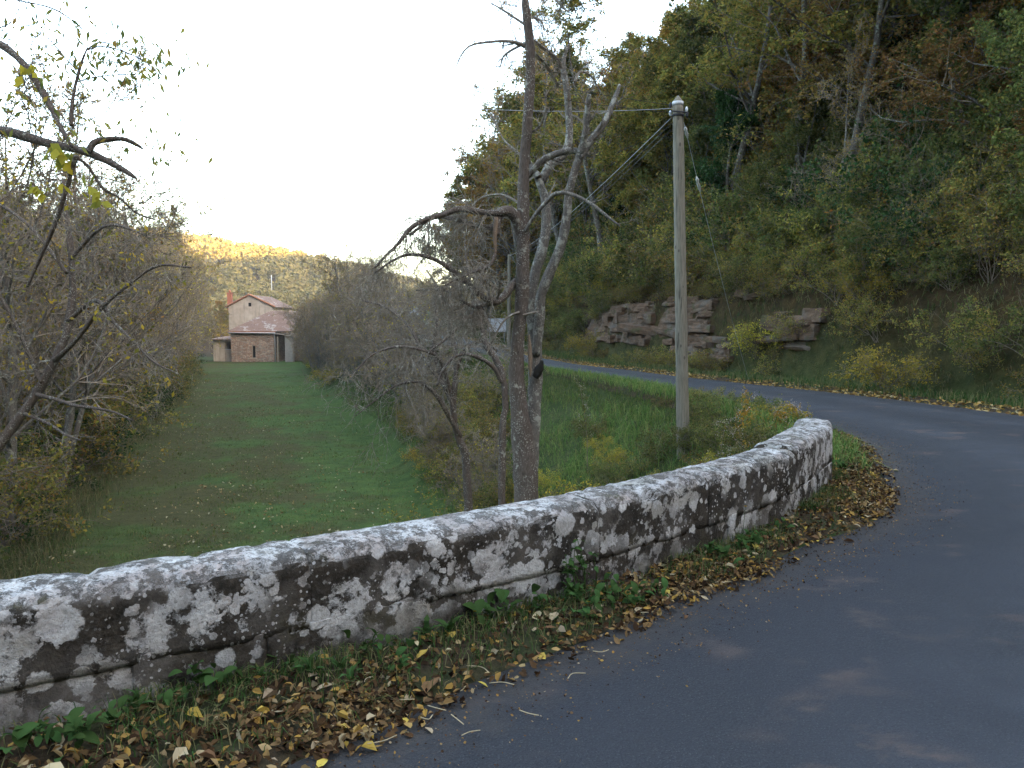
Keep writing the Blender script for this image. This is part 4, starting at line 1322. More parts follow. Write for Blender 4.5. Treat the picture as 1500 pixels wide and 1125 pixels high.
    v, q, t = blades(np.concatenate([c, z[:, None]], 1), rng, 0.24, 0.009, 1.7, 0.9)
    stuff('dry_bank_grass', MB().add(v, q, t), M['grass_dry'], 'tawny dry grass hanging over the cut bank', 'grass')

def bank_scatter():
    rng = np.random.default_rng(52)
    c, off = strip_points(INF, INFN, 90000, 8.5, 60, 0.10, 7.0, rng, 1.1)
    x, y = c[:, 0], c[:, 1]
    g = wall_gap(c)
    m = ~((y < FR[-1][1] + 0.05) & (g > -0.45)) & (x > mead_R(y) - 0.3) & (rng.uniform(0, 1, len(x)) < np.clip(16 / y, 0, 1) + 0.1)
    cl = fbm2(x, y, 0.9, 3, 14)
    m &= rng.uniform(0, 1, len(x)) < 0.45 + 0.9 * (cl + 0.2)
    x, y, off, cl = x[m], y[m], off[m], cl[m]
    z = np.maximum(terrain(x, y), np.where(off < 1.0, verge_z(off, x, y), -9)) - 0.02
    p = np.stack([x, y, z], 1)
    hh = 0.16 + 0.20 * np.clip(cl + 0.3, 0, 1) * sstep(0.1, 1.0, off)
    v, q, t = blades(p, rng, 1.0 * hh * 1.5, 0.0065, 1.3, 0.7)
    stuff('bank_grass', MB().add(v, q, t), M['grass_bank'], 'long green grass on the bank between the road and the meadow', 'grass')
    # dry stalks lower down
    k = rng.uniform(0, 1, len(x)) < 0.45 * (off > 1.6) * (x < 0.6)
    v, q, t = blades(p[k], rng, 0.42, 0.006, 1.3, 0.7)
    stuff('dry_grass', MB().add(v, q, t), M['grass_dry'], 'dry grass stalks low on the bank above the meadow', 'grass')

def meadow_scatter():
    rng = np.random.default_rng(53)
    n = 140000
    y = 11 + 75 * rng.uniform(0, 1, n) ** 1.9
    x = mead_L(y) - 0.8 + (mead_R(y) - mead_L(y) + 1.4) * rng.uniform(0, 1, n)
    cl = fbm2(x, y, 0.5, 3, 24)
    k = rng.uniform(0, 1, n) < 0.55 + cl
    x, y = x[k], y[k]
    _, mm, _, dr = terrain(x, y, True)
    z = terrain(x, y) - 0.01
    tuft = np.clip(fbm2(x, y, 2.4, 3, 33) + 0.15, 0, 1)
    v, q, t = blades(np.stack([x, y, z], 1), rng, 0.055 + 0.22 * tuft ** 1.5, 0.008, 1.2)
    stuff('meadow_grass', MB().add(v, q, t), M['grass_mead'], 'short green grass of the long meadow', 'grass')
    n = 6500
    y = 12 + 60 * rng.uniform(0, 1, n) ** 1.7
    x = mead_L(y) + (mead_R(y) - mead_L(y)) * rng.uniform(0, 1, n) ** 1.15
    k = rng.uniform(0, 1, n) < (0.06 + 0.94 * (fbm2(x, y, 0.35, 3, 61) > -0.05)) * np.interp((x - mead_L(y)) / (mead_R(y) - mead_L(y)), [0, 0.55, 1], [1, 0.8, 0.25])
    x, y = x[k], y[k]
    v, q = litter_quads(np.stack([x, y, terrain(x, y) + 0.05], 1), rng, 0.070, 0.5, 0.7)
    stuff('meadow_leaves', MB().add(v, q), M['litter_mead'], 'pale fallen leaves scattered over the meadow', 'leaves')
    # dry tall grass along the stream edge of the meadow
    n = 16000
    y = 11 + 80 * rng.uniform(0, 1, n) ** 1.6
    x = mead_L(y) + rng.normal(size=n) * 0.45
    v, q, t = blades(np.stack([x, y, terrain(x, y) - 0.02], 1), rng, 0.34, 0.008, 1.1)
    stuff('stream_edge_grass', MB().add(v, q, t), M['grass_dry'], 'tall dry grass along the stream edge of the meadow', 'grass')
verge_scatter(); bank_scatter(); meadow_scatter()

# ------------------------------------------------------------------ hand-drawn limbs (the dead tree and its neighbours)
def pxl(pts, d, dd=0.0, wob=0.0, seed=0):
    """surveyed limb: (u, v, radius in pixels) -> world points and radii; dd = change of distance along the limb"""
    pts = np.array([(p + (3.0,))[:3] if len(p) == 2 else p for p in [tuple(q) for q in pts]], float)
    t = np.linspace(0, 1, len(pts))
    dist = d + dd * t + wob * np.sin(t * 5 + seed)
    w = np.array([at(u, v, q) for (u, v, _), q in zip(pts, dist)])
    return np.concatenate([w, (pts[:, 2] * dist / F)[:, None]], 1)

def smooth_limb(w, P):
    return catmull(w, P) if len(w) > 2 else resample(w, P)

def knobbly(w, P, k, seed, rough=0.12):
    """one limb as a bumpy tube"""
    q = smooth_limb(w, P)
    pts, rad = q[None, :, :3], q[None, :, 3]
    v, f, t = tubes(pts, rad, k, True)
    cen = np.repeat(q[:, :3], k, 0)
    d = v - cen
    n = fbm(v * np.array([6, 6, 2.2]) + seed, 4, seed)
    n2 = fbm(v * np.array([22, 22, 6]), 3, seed + 3)
    n3 = fbm(v * np.array([34, 34, 1.6]) + seed, 2, seed + 7)
    v = cen + d * (1 + rough * 1.6 * n + rough * n2 + rough * 0.9 * n3)[:, None]
    return v, f, t

def limb_arrays(limbs, P=12):
    q = np.array([smooth_limb(w, P) for w in limbs])
    return q[:, :, :3], q[:, :, 3]

def twiggery(limbs, rng, n1, n2, n3, l1, l2, l3, trop=-0.03, wob=0.2, rmin=0.003, ang=(40, 85), fork=0.0):
    pp, pr = limb_arrays(limbs)
    out = []
    a, ra = grow(pp, pr, n1, rng, 0.5, ang, (0.1, 1.0), 6, wob, trop, 0.4, 0.3, rmin * 1.5, 0.3, rlen=l1)
    out.append((a, ra, 3))
    if n2:
        b, rb = grow(a, ra, n2, rng, 0.5, (30, 75), (0.1, 1.0), 5, wob, trop, 0.6, 0.35, rmin * 1.2, 0.3, rlen=l2)
        out.append((b, rb, 3))
        if n3:
            c, rc = grow(b, rb, n3, rng, 0.5, (30, 75), (0.1, 1.0), 4, wob, trop, 0.7, 0.5, rmin, 0.3, rlen=l3)
            out.append((c, rc, 3))
    return out

def dead_tree():
    D = 11.0
    gz = on_ground(*at(770, 760, D)[:2])
    base = at(771, 760, D)
    root = thing('dead_tree', 'tall dead twin-stemmed tree with lichen and a broken top behind the parapet', 'tree', (0, 0, 0))
    vb = 470 + (CAMZ - gz + 0.15) * F / D
    left = pxl([(771, vb, 26), (771, 740, 21), (769, 690, 20), (765, 640, 18), (760, 595, 15), (756, 545, 13), (760, 490, 12), (765, 440, 11.5), (766, 380, 11), (766, 320, 10.5), (767, 270, 10), (770, 215, 9.5), (774, 160, 9), (777, 110, 8.5), (777, 70, 8), (773, 35, 7), (770, 8, 6.5), (769, -6, 4.5)], D, -0.15)
    right = pxl([(778, 690, 15), (780, 640, 15), (783, 590, 14), (784, 550, 14), (783, 510, 13), (781, 475, 12), (777, 440, 11), (784, 400, 10.5), (795, 365, 10), (800, 330, 9.5), (799, 295, 9), (791, 268, 8), (788, 258, 7)], D + 0.1, 0.4)
    right2 = pxl([(785, 520, 9), (790, 470, 10), (792, 435, 10), (803, 405, 9.5), (820, 365, 9), (829, 325, 8.5), (833, 285, 8), (842, 250, 7.5), (851, 225, 7)], D + 0.15, -0.3)
    left[:, 3] *= 0.84; right[:, 3] *= 0.74; right2[:, 3] *= 0.76
    tr = MB()
    tr.add(*knobbly(left, 110, 18, 2))
    link('trunk', tr.build('trunk', M['bark_dead'], True), root)
    st2 = MB()
    for i, (w, P, k) in enumerate(((right, 60, 14), (right2, 44, 12))):
        st2.add(*knobbly(w, P, k, i + 3))
    tag(link('forked_stem', st2.build('forked_stem', M['bark_lichen'], True), root), 'paler lichened forked stem')
    limbs_r = [
        pxl([(791, 268, 7), (806, 242, 6.5), (826, 226, 6), (834, 205, 5.5), (833, 165, 5), (829, 125, 4.5), (825, 95, 4), (831, 68, 2.5)], D + 0.5, 0.3),
        pxl([(789, 260, 6), (780, 248, 4), (776, 236, 2)], D + 0.4, 0.1),
        pxl([(851, 225, 6), (858, 190, 5), (861, 160, 4.5), (863, 138, 3)], D - 0.15, -0.2),
        pxl([(848, 232, 6.5), (866, 205, 5.5), (884, 182, 5), (895, 158, 4), (908, 124, 2.2)], D - 0.15, 0.2),
        pxl([(773, 258, 4), (795, 235, 5), (826, 222, 5), (848, 222, 4.5), (864, 228, 2.5)], D + 0.1, -0.2),
    ]
    lm = MB()
    for i, w in enumerate(limbs_r): lm.add(*knobbly(w, 26, 9, 20 + i))
    link('limb', lm.build('limb', M['bark_lichen'], True), root)
    hook = pxl([(767, 395, 6), (765, 355, 7.5), (760, 330, 8), (752, 314, 8.5), (742, 309, 8), (731, 315, 7), (727, 330, 6), (727, 345, 4.5)], D, -0.35)
    arch = pxl([(738, 311, 5.5), (715, 312, 5), (690, 308, 4.8), (672, 306, 4.5), (650, 314, 4), (622, 322, 3.6), (600, 336, 3.2), (582, 358, 2.6), (562, 378, 2), (545, 396, 1.4)], D - 0.3, -0.5)
    arch2 = pxl([(730, 333, 5), (705, 332, 4), (680, 326, 3.6), (655, 319, 3.2), (632, 320, 2.5), (600, 345, 2)], D - 0.35, 0.4)
    low = pxl([(757, 412, 6), (745, 424, 6), (735, 438, 5.5), (722, 443, 5), (704, 432, 4.5), (684, 415, 4), (664, 398, 3.8), (646, 385, 3.2), (625, 376, 2.6), (598, 373, 2.2), (575, 382, 1.6), (548, 400, 1.2)], D, -0.9)
    low2 = pxl([(722, 443, 4), (706, 448, 3.5), (694, 450, 2.5), (676, 440, 1.6)], D - 0.1, -0.3)
    broken = pxl([(727, 318, 3.2), (725, 345, 3.0), (726, 372, 1.8)], D - 0.4, 0)
    hang = pxl([(725, 372, 2.6), (718, 388, 2.4), (700, 396, 2.2), (672, 408, 1.6), (640, 425, 1.2)], D - 0.4, -0.3)
    bow = pxl([(768, 340, 2.6), (786, 312, 2.8), (806, 290, 3), (816, 283, 3), (835, 284, 2.8), (862, 296, 2.6), (886, 314, 2.2), (908, 331, 1.2)], D - 0.2, -0.5)
    side = [pxl([(766, 455, 2.2), (738, 470, 1.6), (712, 520, 1)], D - 0.1, -0.3), pxl([(766, 462, 2), (782, 458, 2), (790, 456, 1.5)], D - 0.15, 0)]
    lb = MB()
    for i, w in enumerate((hook, arch, arch2, low, low2, hang)): lb.add(*knobbly(w, 40, 9, 40 + i, 0.14))
    link('limb', lb.build('limb', M['bark_dead'], True), root)
    link('limb', MB().add(*knobbly(bow, 30, 7, 60)).build('limb', M['bark_lichen'], True), root)
    link('broken_limb', MB().add(*knobbly(broken, 16, 7, 61)).build('broken_limb', M['bare_wood'], True), root)
    # torn stub and hollow low on the right stem
    stub = pxl([(784, 552, 4), (788, 545, 5.2), (792, 536, 4.6), (794, 528, 2.5)], D, -0.05)
    link('torn_stub', MB().add(*knobbly(stub, 14, 12, 63, 0.5)).build('torn_stub', M['bark_hole'], True), root)
    scar = pxl([(777, 552, 1.0), (777, 532, 2.6), (776, 510, 2.4), (775, 490, 0.8)], D - 0.06, 0)
    link('bare_wood_scar', MB().add(*knobbly(scar, 20, 9, 64, 0.4)).build('bare_wood_scar', M['bare_wood'], True), root)
    # upper spurred branches
    ub = [
        pxl([(773, 70, 3), (755, 62, 2.6), (735, 60, 2.2), (712, 62, 1.8), (690, 66, 1.5), (676, 80, 1.2), (668, 98, 0.8)], D, -0.5),
        pxl([(772, 38, 2.4), (754, 26, 1.8), (736, 14, 1.4), (718, 4, 0.8)], D, 0.3),
        pxl([(775, 60, 2.4), (752, 72, 1.8), (738, 82, 1.4), (732, 100, 0.9)], D, 0.4),
        pxl([(778, 75, 3), (795, 90, 2.6), (808, 108, 2.4), (818, 128, 1.8)], D, 0.5),
        pxl([(782, 60, 3), (802, 75, 2.6), (815, 85, 2.4), (824, 100, 2)], D, 0.2),
        pxl([(780, 25, 2), (792, 30, 1.6), (797, 40, 1)], D, -0.2),
        pxl([(815, 0, 2.2), (826, 12, 1.8), (834, 18, 1), ], D, -0.2),
        pxl([(766, 230, 2.2), (748, 215, 1.8), (735, 200, 1.2), (722, 170, 0.9)], D, 0.4),
        pxl([(768, 200, 2), (790, 185, 1.8), (800, 160, 1.2)], D, -0.4),
        pxl([(764, 300, 2), (735, 285, 1.8), (705, 290, 1.5), (688, 308, 1.2)], D, 0.6),
        pxl([(842, 120, 2.4), (850, 105, 1.8), (866, 112, 1.4), (880, 135, 1)], D, 0.3),
    ]
    rng = np.random.default_rng(71)
    tw = [limb_arrays(ub, 14) + (5,)]
    tw += twiggery(ub, rng, 12, 4, 0, 0.26, 0.12, 0, 0.0, 0.22, 0.0035)
    tw += twiggery([arch, arch2, low, hang, low2], rng, 18, 6, 4, 0.50, 0.34, 0.2, -0.16, 0.15, 0.0034)
    tw += twiggery(limbs_r + [bow], rng, 5, 3, 0, 0.35, 0.18, 0, 0.08, 0.2, 0.0035)
    tw += [limb_arrays(side, 10) + (4,)] + twiggery(side, rng, 4, 2, 0, 0.25, 0.12, 0)
    link('twigs', tube_mesh('twigs', tw, M['twig'], False), root)
dead_tree()

def drawn_tree(name, label, limbs, trunk_mat, tw_args, seed, twig_mat='twig', k=10, leaf=None, leafn=0, lsize=0.07, thin_by=1.0):
    root = thing(name, label, 'tree', (0, 0, 0))
    b = MB()
    for i, w in enumerate(limbs):
        w[:, 3] *= thin_by
        b.add(*knobbly(w, 44, k, seed + i, 0.18))
    link('trunk', b.build('trunk', M[trunk_mat], True), root)
    rng = np.random.default_rng(seed)
    tw = []
    for sel, args in tw_args:
        tw += twiggery([limbs[i] for i in sel], rng, *args)
    link('twigs', tube_mesh('twigs', tw, M[twig_mat], False), root)
    if leaf:
        v, q = leaves(np.vstack([t[0][:, :4] for t in tw]), leafn, rng, lsize, 0.03, 0.3, droop=0.5)
        link('foliage', MB().add(v, q).build('foliage', M[leaf]), root)
    return root

def neighbours():
    # leaning grey trunk just behind the dead tree
    D = 13.6
    gz = on_ground(*at(735, 650, D)[:2]); vb = 470 + (CAMZ - gz + 0.2) * F / D
    drawn_tree('leaning_tree', 'leaning grey lichened trunk with arching bare branches beside the dead tree',
        [pxl([(733, vb, 6.5), (736, 640, 6.5), (740, 600, 6), (738, 560, 6), (728, 530, 6), (712, 505, 6), (706, 480, 5.5), (702, 455, 5), (697, 440, 4)], D, 0.5),
         pxl([(735, 560, 4), (720, 535, 4), (690, 520, 3.6), (668, 522, 3), (650, 540, 2.4), (640, 565, 1.6)], D, -0.5),
         pxl([(702, 455, 4), (680, 470, 3.4), (655, 495, 2.6), (628, 515, 2)], D + 0.5, -0.5),
         pxl([(700, 445, 3.5), (690, 420, 3), (684, 385, 2.4), (680, 350, 1.6)], D + 0.5, 0.6),
         pxl([(706, 480, 3.5), (675, 440, 3), (650, 425, 2.4), (610, 425, 1.6)], D + 0.3, 1.0)],
        'bark_dead', [((1, 2, 3, 4), (9, 5, 3, 0.8, 0.45, 0.25, -0.07, 0.18, 0.0038))], 81, thin_by=0.8)
    # drooping fruit tree
    D = 15.0
    gz = on_ground(*at(684, 680, D)[:2]); vb = 470 + (CAMZ - gz + 0.2) * F / D
    drawn_tree('bare_fruit_tree', 'spreading bare fruit tree with drooping tangled twigs on the bank above the meadow',
        [pxl([(690, vb, 9), (683, 678, 8), (674, 650, 7.5), (666, 620, 7), (664, 590, 6.5), (666, 560, 6)], D, 0),
         pxl([(666, 600, 5), (655, 575, 4.5), (642, 540, 4), (635, 505, 3.5), (640, 470, 2.6), (636, 440, 1.8)], D, 0.6),
         pxl([(664, 590, 5), (650, 540, 4), (640, 522, 3.5), (615, 512, 3), (580, 508, 2.5), (545, 520, 1.8), (520, 545, 1.2)], D, -0.8),
         pxl([(674, 640, 5), (655, 605, 4.5), (636, 575, 4), (612, 560, 3.2), (580, 565, 2.4), (545, 590, 1.6), (520, 610, 1.0)], D, -1.0),
         pxl([(666, 565, 5), (672, 530, 4), (690, 505, 3.2), (712, 500, 2.6), (728, 515, 1.8)], D, 0.4),
         pxl([(664, 580, 4.5), (668, 520, 4), (655, 460, 3), (640, 420, 2.2), (625, 395, 1.4)], D, 1.2),
         pxl([(655, 570, 4), (625, 530, 3.4), (600, 480, 2.8), (565, 450, 2.2), (530, 440, 1.5)], D, 1.5)],
        'bark_dead', [((1, 2, 3, 4, 5, 6), (13, 6, 3, 1.2, 0.65, 0.34, -0.07, 0.17, 0.0042))], 91, thin_by=0.75)
neighbours()

# ------------------------------------------------------------------ bare trees and thickets along the meadow
def region_label(pairs, v):
    for lim, txt in pairs:
        if v < lim: return txt
    return pairs[-1][1]

def meadow_trees():
    rng = np.random.default_rng(61)
    # thicket on the bank between meadow and road
    n = 0; pts = []
    for _ in range(3000):
        y = rng.uniform(24, 104); u = rng.uniform(0.0, 1.0)
        xr = np.interp(y, INN[:, 1][40:], INN[:, 0][40:]) - 0.8
        xl = mead_R(y) + 0.3
        x = xl + (xr - xl) * u
        px = 750 + F * x / y
        if y < 60 and px > 600 + 0.5 * max(0, y - 24): continue
        if y < 34 and rng.uniform() < 0.5: continue
        if y > 70 and px < 452: continue
        if 40 < y < 80 and u > 0.55: continue       # the road shows here
        if pts and min(math.hypot(x - a, y - b) for a, b in pts) < 1.35 + y * 0.006: continue
        pts.append((x, y))
        if len(pts) >= 84: break
    for x, y in pts:
        z = on_ground(x, y)
        far = 'near the house' if y > 72 else 'halfway along the meadow' if y > 44 else 'close to the fruit tree'
        r = rng.uniform()
        if r < 0.5:
            plant('thicketA', 'bare_thicket', 'dense grey leafless thicket on the meadow bank ' + far, 'bush', (x, y, z - 0.1), rng.uniform(0, 6.28), rng.uniform(0.8, 1.35), 'bare thickets on the meadow bank ' + far)
        elif r < 0.88:
            plant('bareB', 'bare_tree', 'leafless brown many-stemmed tree on the meadow bank ' + far, 'tree', (x, y, z - 0.1), rng.uniform(0, 6.28), rng.uniform(0.45, 0.72) * (1.5 if y > 60 else 1), 'bare trees on the meadow bank ' + far)
        else:
            plant('shrubC', 'shrub', 'yellow-leaved shrub among bare thickets on the meadow bank ' + far, 'shrub', (x, y, z - 0.05), rng.uniform(0, 6.28), rng.uniform(0.8, 1.3), 'yellow shrubs on the meadow bank ' + far)
    for u, y, sc in ((447, 99, 0.55), (458, 96, 0.75), (470, 97, 0.9), (462, 84, 0.7), (480, 88, 0.9)):
        x = at(u, 500, y)[0]
        plant('bareB', 'bare_tree', 'leafless brown tree screening the lean-to beside the house', 'tree', (x, y, on_ground(x, y) - 0.1), u * 0.7, sc, 'bare trees screening the lean-to')
    # riverside trees on the left
    pts = []
    for _ in range(6000):
        y = 13 + 105 * rng.uniform() ** 1.5
        off = rng.uniform(0.8, 3.0) if rng.uniform() < 0.4 else 7.2 + 22 * rng.uniform() ** 1.5
        x = mead_L(y) - off
        a = x / y
        if a < (-0.80 if y < 24 else -1.05): continue
        if y < 20 and a > -0.7: continue
        if pts and min(math.hypot(x - p, y - q) for p, q, _ in pts) < 1.9 + 0.010 * y: continue
        pts.append((x, y, off))
        if len(pts) >= 200: break
    for x, y, off in pts:
        z = on_ground(x, y)
        wh = 'near the bridge' if y < 34 else 'by mid-meadow' if y < 66 else 'towards the house'
        side = 'on the near stream bank ' if off < 4 else 'across the stream '
        sc = rng.uniform(0.78, 1.08) * np.interp(y, [15, 30, 60, 100], [1.15, 1.25, 1.4, 1.55])
        r = rng.uniform()
        if r < 0.42: pn, nm, lk = 'bareA', 'bare_tree', 'grey leafless tree with a single trunk '
        elif r < 0.72: pn, nm, lk = 'bareB', 'bare_tree', 'brown leafless tree with several stems '
        elif r < 0.93: pn, nm, lk = 'bareC', 'bare_tree', 'forked tree with a few gold leaves '
        else: pn, nm, lk = 'poleA', 'young_tree', 'slender young tree with olive leaves '
        plant(pn, nm, lk + side + wh, 'tree', (x, y, z - 0.1), rng.uniform(0, 6.28), sc, lk + side + wh, None, (rng.normal() * 0.05, rng.normal() * 0.05))
    # undergrowth below them
    pts = []
    for _ in range(4000):
        y = 11 + 90 * rng.uniform() ** 1.5
        x = mead_L(y) - rng.uniform(0.9, 2.8) if rng.uniform() < 0.5 else mead_L(y) - rng.uniform(7.3, 15)
        if x / y < -0.78: continue
        if pts and min(math.hypot(x - p, y - q) for p, q in pts) < 1.05 + 0.01 * y: continue
        pts.append((x, y))
        if len(pts) >= 170: break
    for x, y in pts:
        z = on_ground(x, y)
        wh = 'near the bridge' if y < 30 else 'midway down the meadow' if y < 60 else 'towards the house'
        k = rng.choice(4, p=[0.34, 0.38, 0.08, 0.2])
        pn, lk = [('shrubD', 'dark evergreen shrub '), ('shrubB', 'olive and gold shrub '), ('shrubC', 'yellow-leaved shrub '), ('shrubA', 'bushy green shrub ')][k]
        lb = lk + 'under the stream-side trees ' + wh
        plant(pn, 'shrub', lb, 'shrub', (x, y, z - 0.05), rng.uniform(0, 6.28), rng.uniform(0.9, 1.6), lb)
meadow_trees()

def near_trees():
    # overhanging ash branches from a tree standing left of the frame
    D = 8.5
    tr = pxl([(-420, 1150, 22), (-400, 800, 18), (-360, 520, 16), (-330, 300, 14), (-300, 120, 12), (-290, -80, 9)], D, 0)
    main = pxl([(-330, 260, 10), (-200, 190, 8.5), (-80, 185, 7.5), (0, 191, 6.8), (70, 210, 6.2), (125, 222, 5.5), (165, 240, 4.2), (192, 256, 3.2), (201, 262, 1.2)], D, -0.5)
    fork = pxl([(128, 222, 4.5), (140, 208, 4.2), (160, 204, 3.6), (182, 204, 3.2), (200, 212, 2.6), (210, 219, 1)], D - 0.4, 0.2)
    up = pxl([(-300, 60, 7), (-150, 20, 6.5), (-40, 50, 6), (5, 68, 5.6), (35, 95, 5.2), (58, 128, 4.6), (76, 160, 4), (86, 182, 3.2), (106, 216, 2)], D, -0.7)
    pale = pxl([(104, 184, 2.8), (106, 150, 2.6), (112, 118, 2.2), (120, 90, 1.8), (128, 70, 1)], D - 0.5, 0.3)
    t1 = pxl([(113, 120, 1), (135, 114, 0.9), (165, 110, 0.8), (205, 108, 0.7)], D - 0.4, 0.2)
    t2 = pxl([(112, 103, 1), (90, 78, 0.9), (70, 55, 0.7)], D - 0.3, 0)
    t3 = pxl([(-292, -60, 4), (-150, -40, 3), (-60, -20, 2), (25, 0, 1.2), (70, 10, 1.1), (95, 22, 1), (120, 42, 0.8)], D, -0.4)
    t4 = pxl([(128, 73, 1.0), (150, 68, 0.9), (180, 75, 0.9), (212, 90, 0.8), (228, 105, 0.6)], D - 0.4, 0)
    t5 = pxl([(128, 72, 1), (145, 62, 0.9), (165, 66, 0.8), (190, 80, 0.7)], D - 0.3, 0)
    dn = pxl([(112, 228, 3.4), (105, 250, 3.2), (95, 285, 3), (80, 330, 2.8), (60, 375, 2.4), (40, 420, 1.8)], D - 0.5, 0.2)
    dn2 = pxl([(112, 230, 2.6), (130, 245, 2.2), (150, 275, 2), (175, 290, 1.6), (200, 312, 1.4), (228, 322, 0.8)], D - 0.5, 0.3)
    tops = [pxl([(-292, -70, 8), (-270, -180, 7), (-230, -300, 5), (-200, -420, 3)], D, 0.4), pxl([(-295, -20, 6), (-340, -140, 5), (-400, -260, 3)], D, -0.6), pxl([(-310, 160, 6), (-420, 60, 5), (-520, -40, 3), (-600, -160, 2)], D, 0.5), pxl([(-285, -100, 5), (-220, -200, 4), (-140, -280, 2.5)], D, -0.8)]
    limbs = [tr, main, fork, up, pale, t1, t2, t3, t4, t5, dn, dn2] + tops
    root = drawn_tree('overhanging_tree', 'overhanging tree with broken lichened boughs and a few hanging leaves beside the bridge', limbs, 'bark_dead',
        [((3, 4, 5, 6, 7, 8, 9), (5, 3, 0, 0.35, 0.2, 0, 0.0, 0.16, 0.0022)), ((10, 11), (6, 3, 2, 0.5, 0.28, 0.15, -0.02, 0.2, 0.0028)), ((12, 13, 14, 15), (12, 5, 3, 1.0, 0.5, 0.28, 0.05, 0.18, 0.004))], 111, k=8)
    rng = np.random.default_rng(112)
    # hanging pinnate leaves
    q = limb_arrays([t1, t2, t3, t4, t5, up, pale], 10)[0]
    v1, f1 = leaves(q, 400, rng, 0.095, 0.12, 0.0, aspect=0.34, droop=1.2)
    c = np.array([at(u, v, D - 0.4) for u, v in ((215, 170), (238, 190), (250, 198), (228, 60), (205, 40), (272, 68), (235, 85), (125, 25), (100, 15), (145, 165), (20, 115), (5, 150))])
    q2 = np.stack([c, c + np.array([[0.03, 0, -0.22]])], 1)
    v2, f2 = leaves(q2, 200, rng, 0.095, 0.11, 0.0, aspect=0.34, droop=1.2)
    tag(link('hanging_leaves', MB().add(v1, f1).add(v2, f2).build('hanging_leaves', M['leaf_olive']), root), kind='stuff')
    c = np.array([at(u, v, D - 0.5) for u, v in ((88, 205), (80, 215), (38, 92), (128, 262), (138, 272), (50, 258), (85, 258))])
    v3, f3 = leaves(np.stack([c, c + np.array([[0.05, 0, -0.12]])], 1), 60, rng, 0.12, 0.05, 0.0, aspect=0.7, droop=0.8)
    tag(link('leaf_cluster', MB().add(v3, f3).build('leaf_cluster', M['leaf_yellow']), root), kind='stuff')
    # leaning lichened tree lower down
    D = 13.5
    drawn_tree('leaning_tree', 'pale lichen-spotted leaning tree reaching up from the stream below the bridge',
        [pxl([(-60, 735, 9), (0, 650, 7.5), (30, 610, 7), (54, 575, 6.8), (80, 528, 6.2), (98, 485, 5.6), (106, 430, 5), (104, 370, 4.4), (96, 310, 3.6), (92, 262, 2.4)], D, 0.8),
         pxl([(54, 578, 3), (85, 586, 2.6), (110, 594, 2.4), (140, 598, 2), (168, 604, 1.6), (195, 616, 1)], D, -0.8),
         pxl([(36, 606, 2.6), (70, 620, 2.2), (95, 636, 1.8), (118, 645, 1.2)], D, -0.6),
         pxl([(80, 528, 4), (110, 500, 3.4), (145, 455, 3), (185, 420, 2.4), (230, 390, 1.8), (280, 392, 1.2)], D, -1),
         pxl([(100, 470, 3.6), (140, 440, 3), (165, 470, 2.4), (195, 500, 2), (225, 530, 1.5), (262, 548, 1)], D, -1.2),
         pxl([(98, 400, 3), (60, 350, 2.6), (30, 320, 2.2), (0, 300, 1.6)], D, 0.6),
         pxl([(104, 380, 3), (140, 340, 2.4), (170, 330, 2), (215, 345, 1.2)], D, -0.8),
         pxl([(60, 560, 3), (20, 470, 2.6), (-20, 400, 2)], D, 0.4)],
        'bark_dead', [((3, 4, 5, 6, 7), (14, 5, 3, 0.9, 0.5, 0.26, -0.03, 0.18, 0.0036)), ((1, 2), (6, 3, 0, 0.35, 0.2, 0, -0.03, 0.2, 0.003))], 121, leaf='leaf_yellow', leafn=420, lsize=0.09)
near_trees()

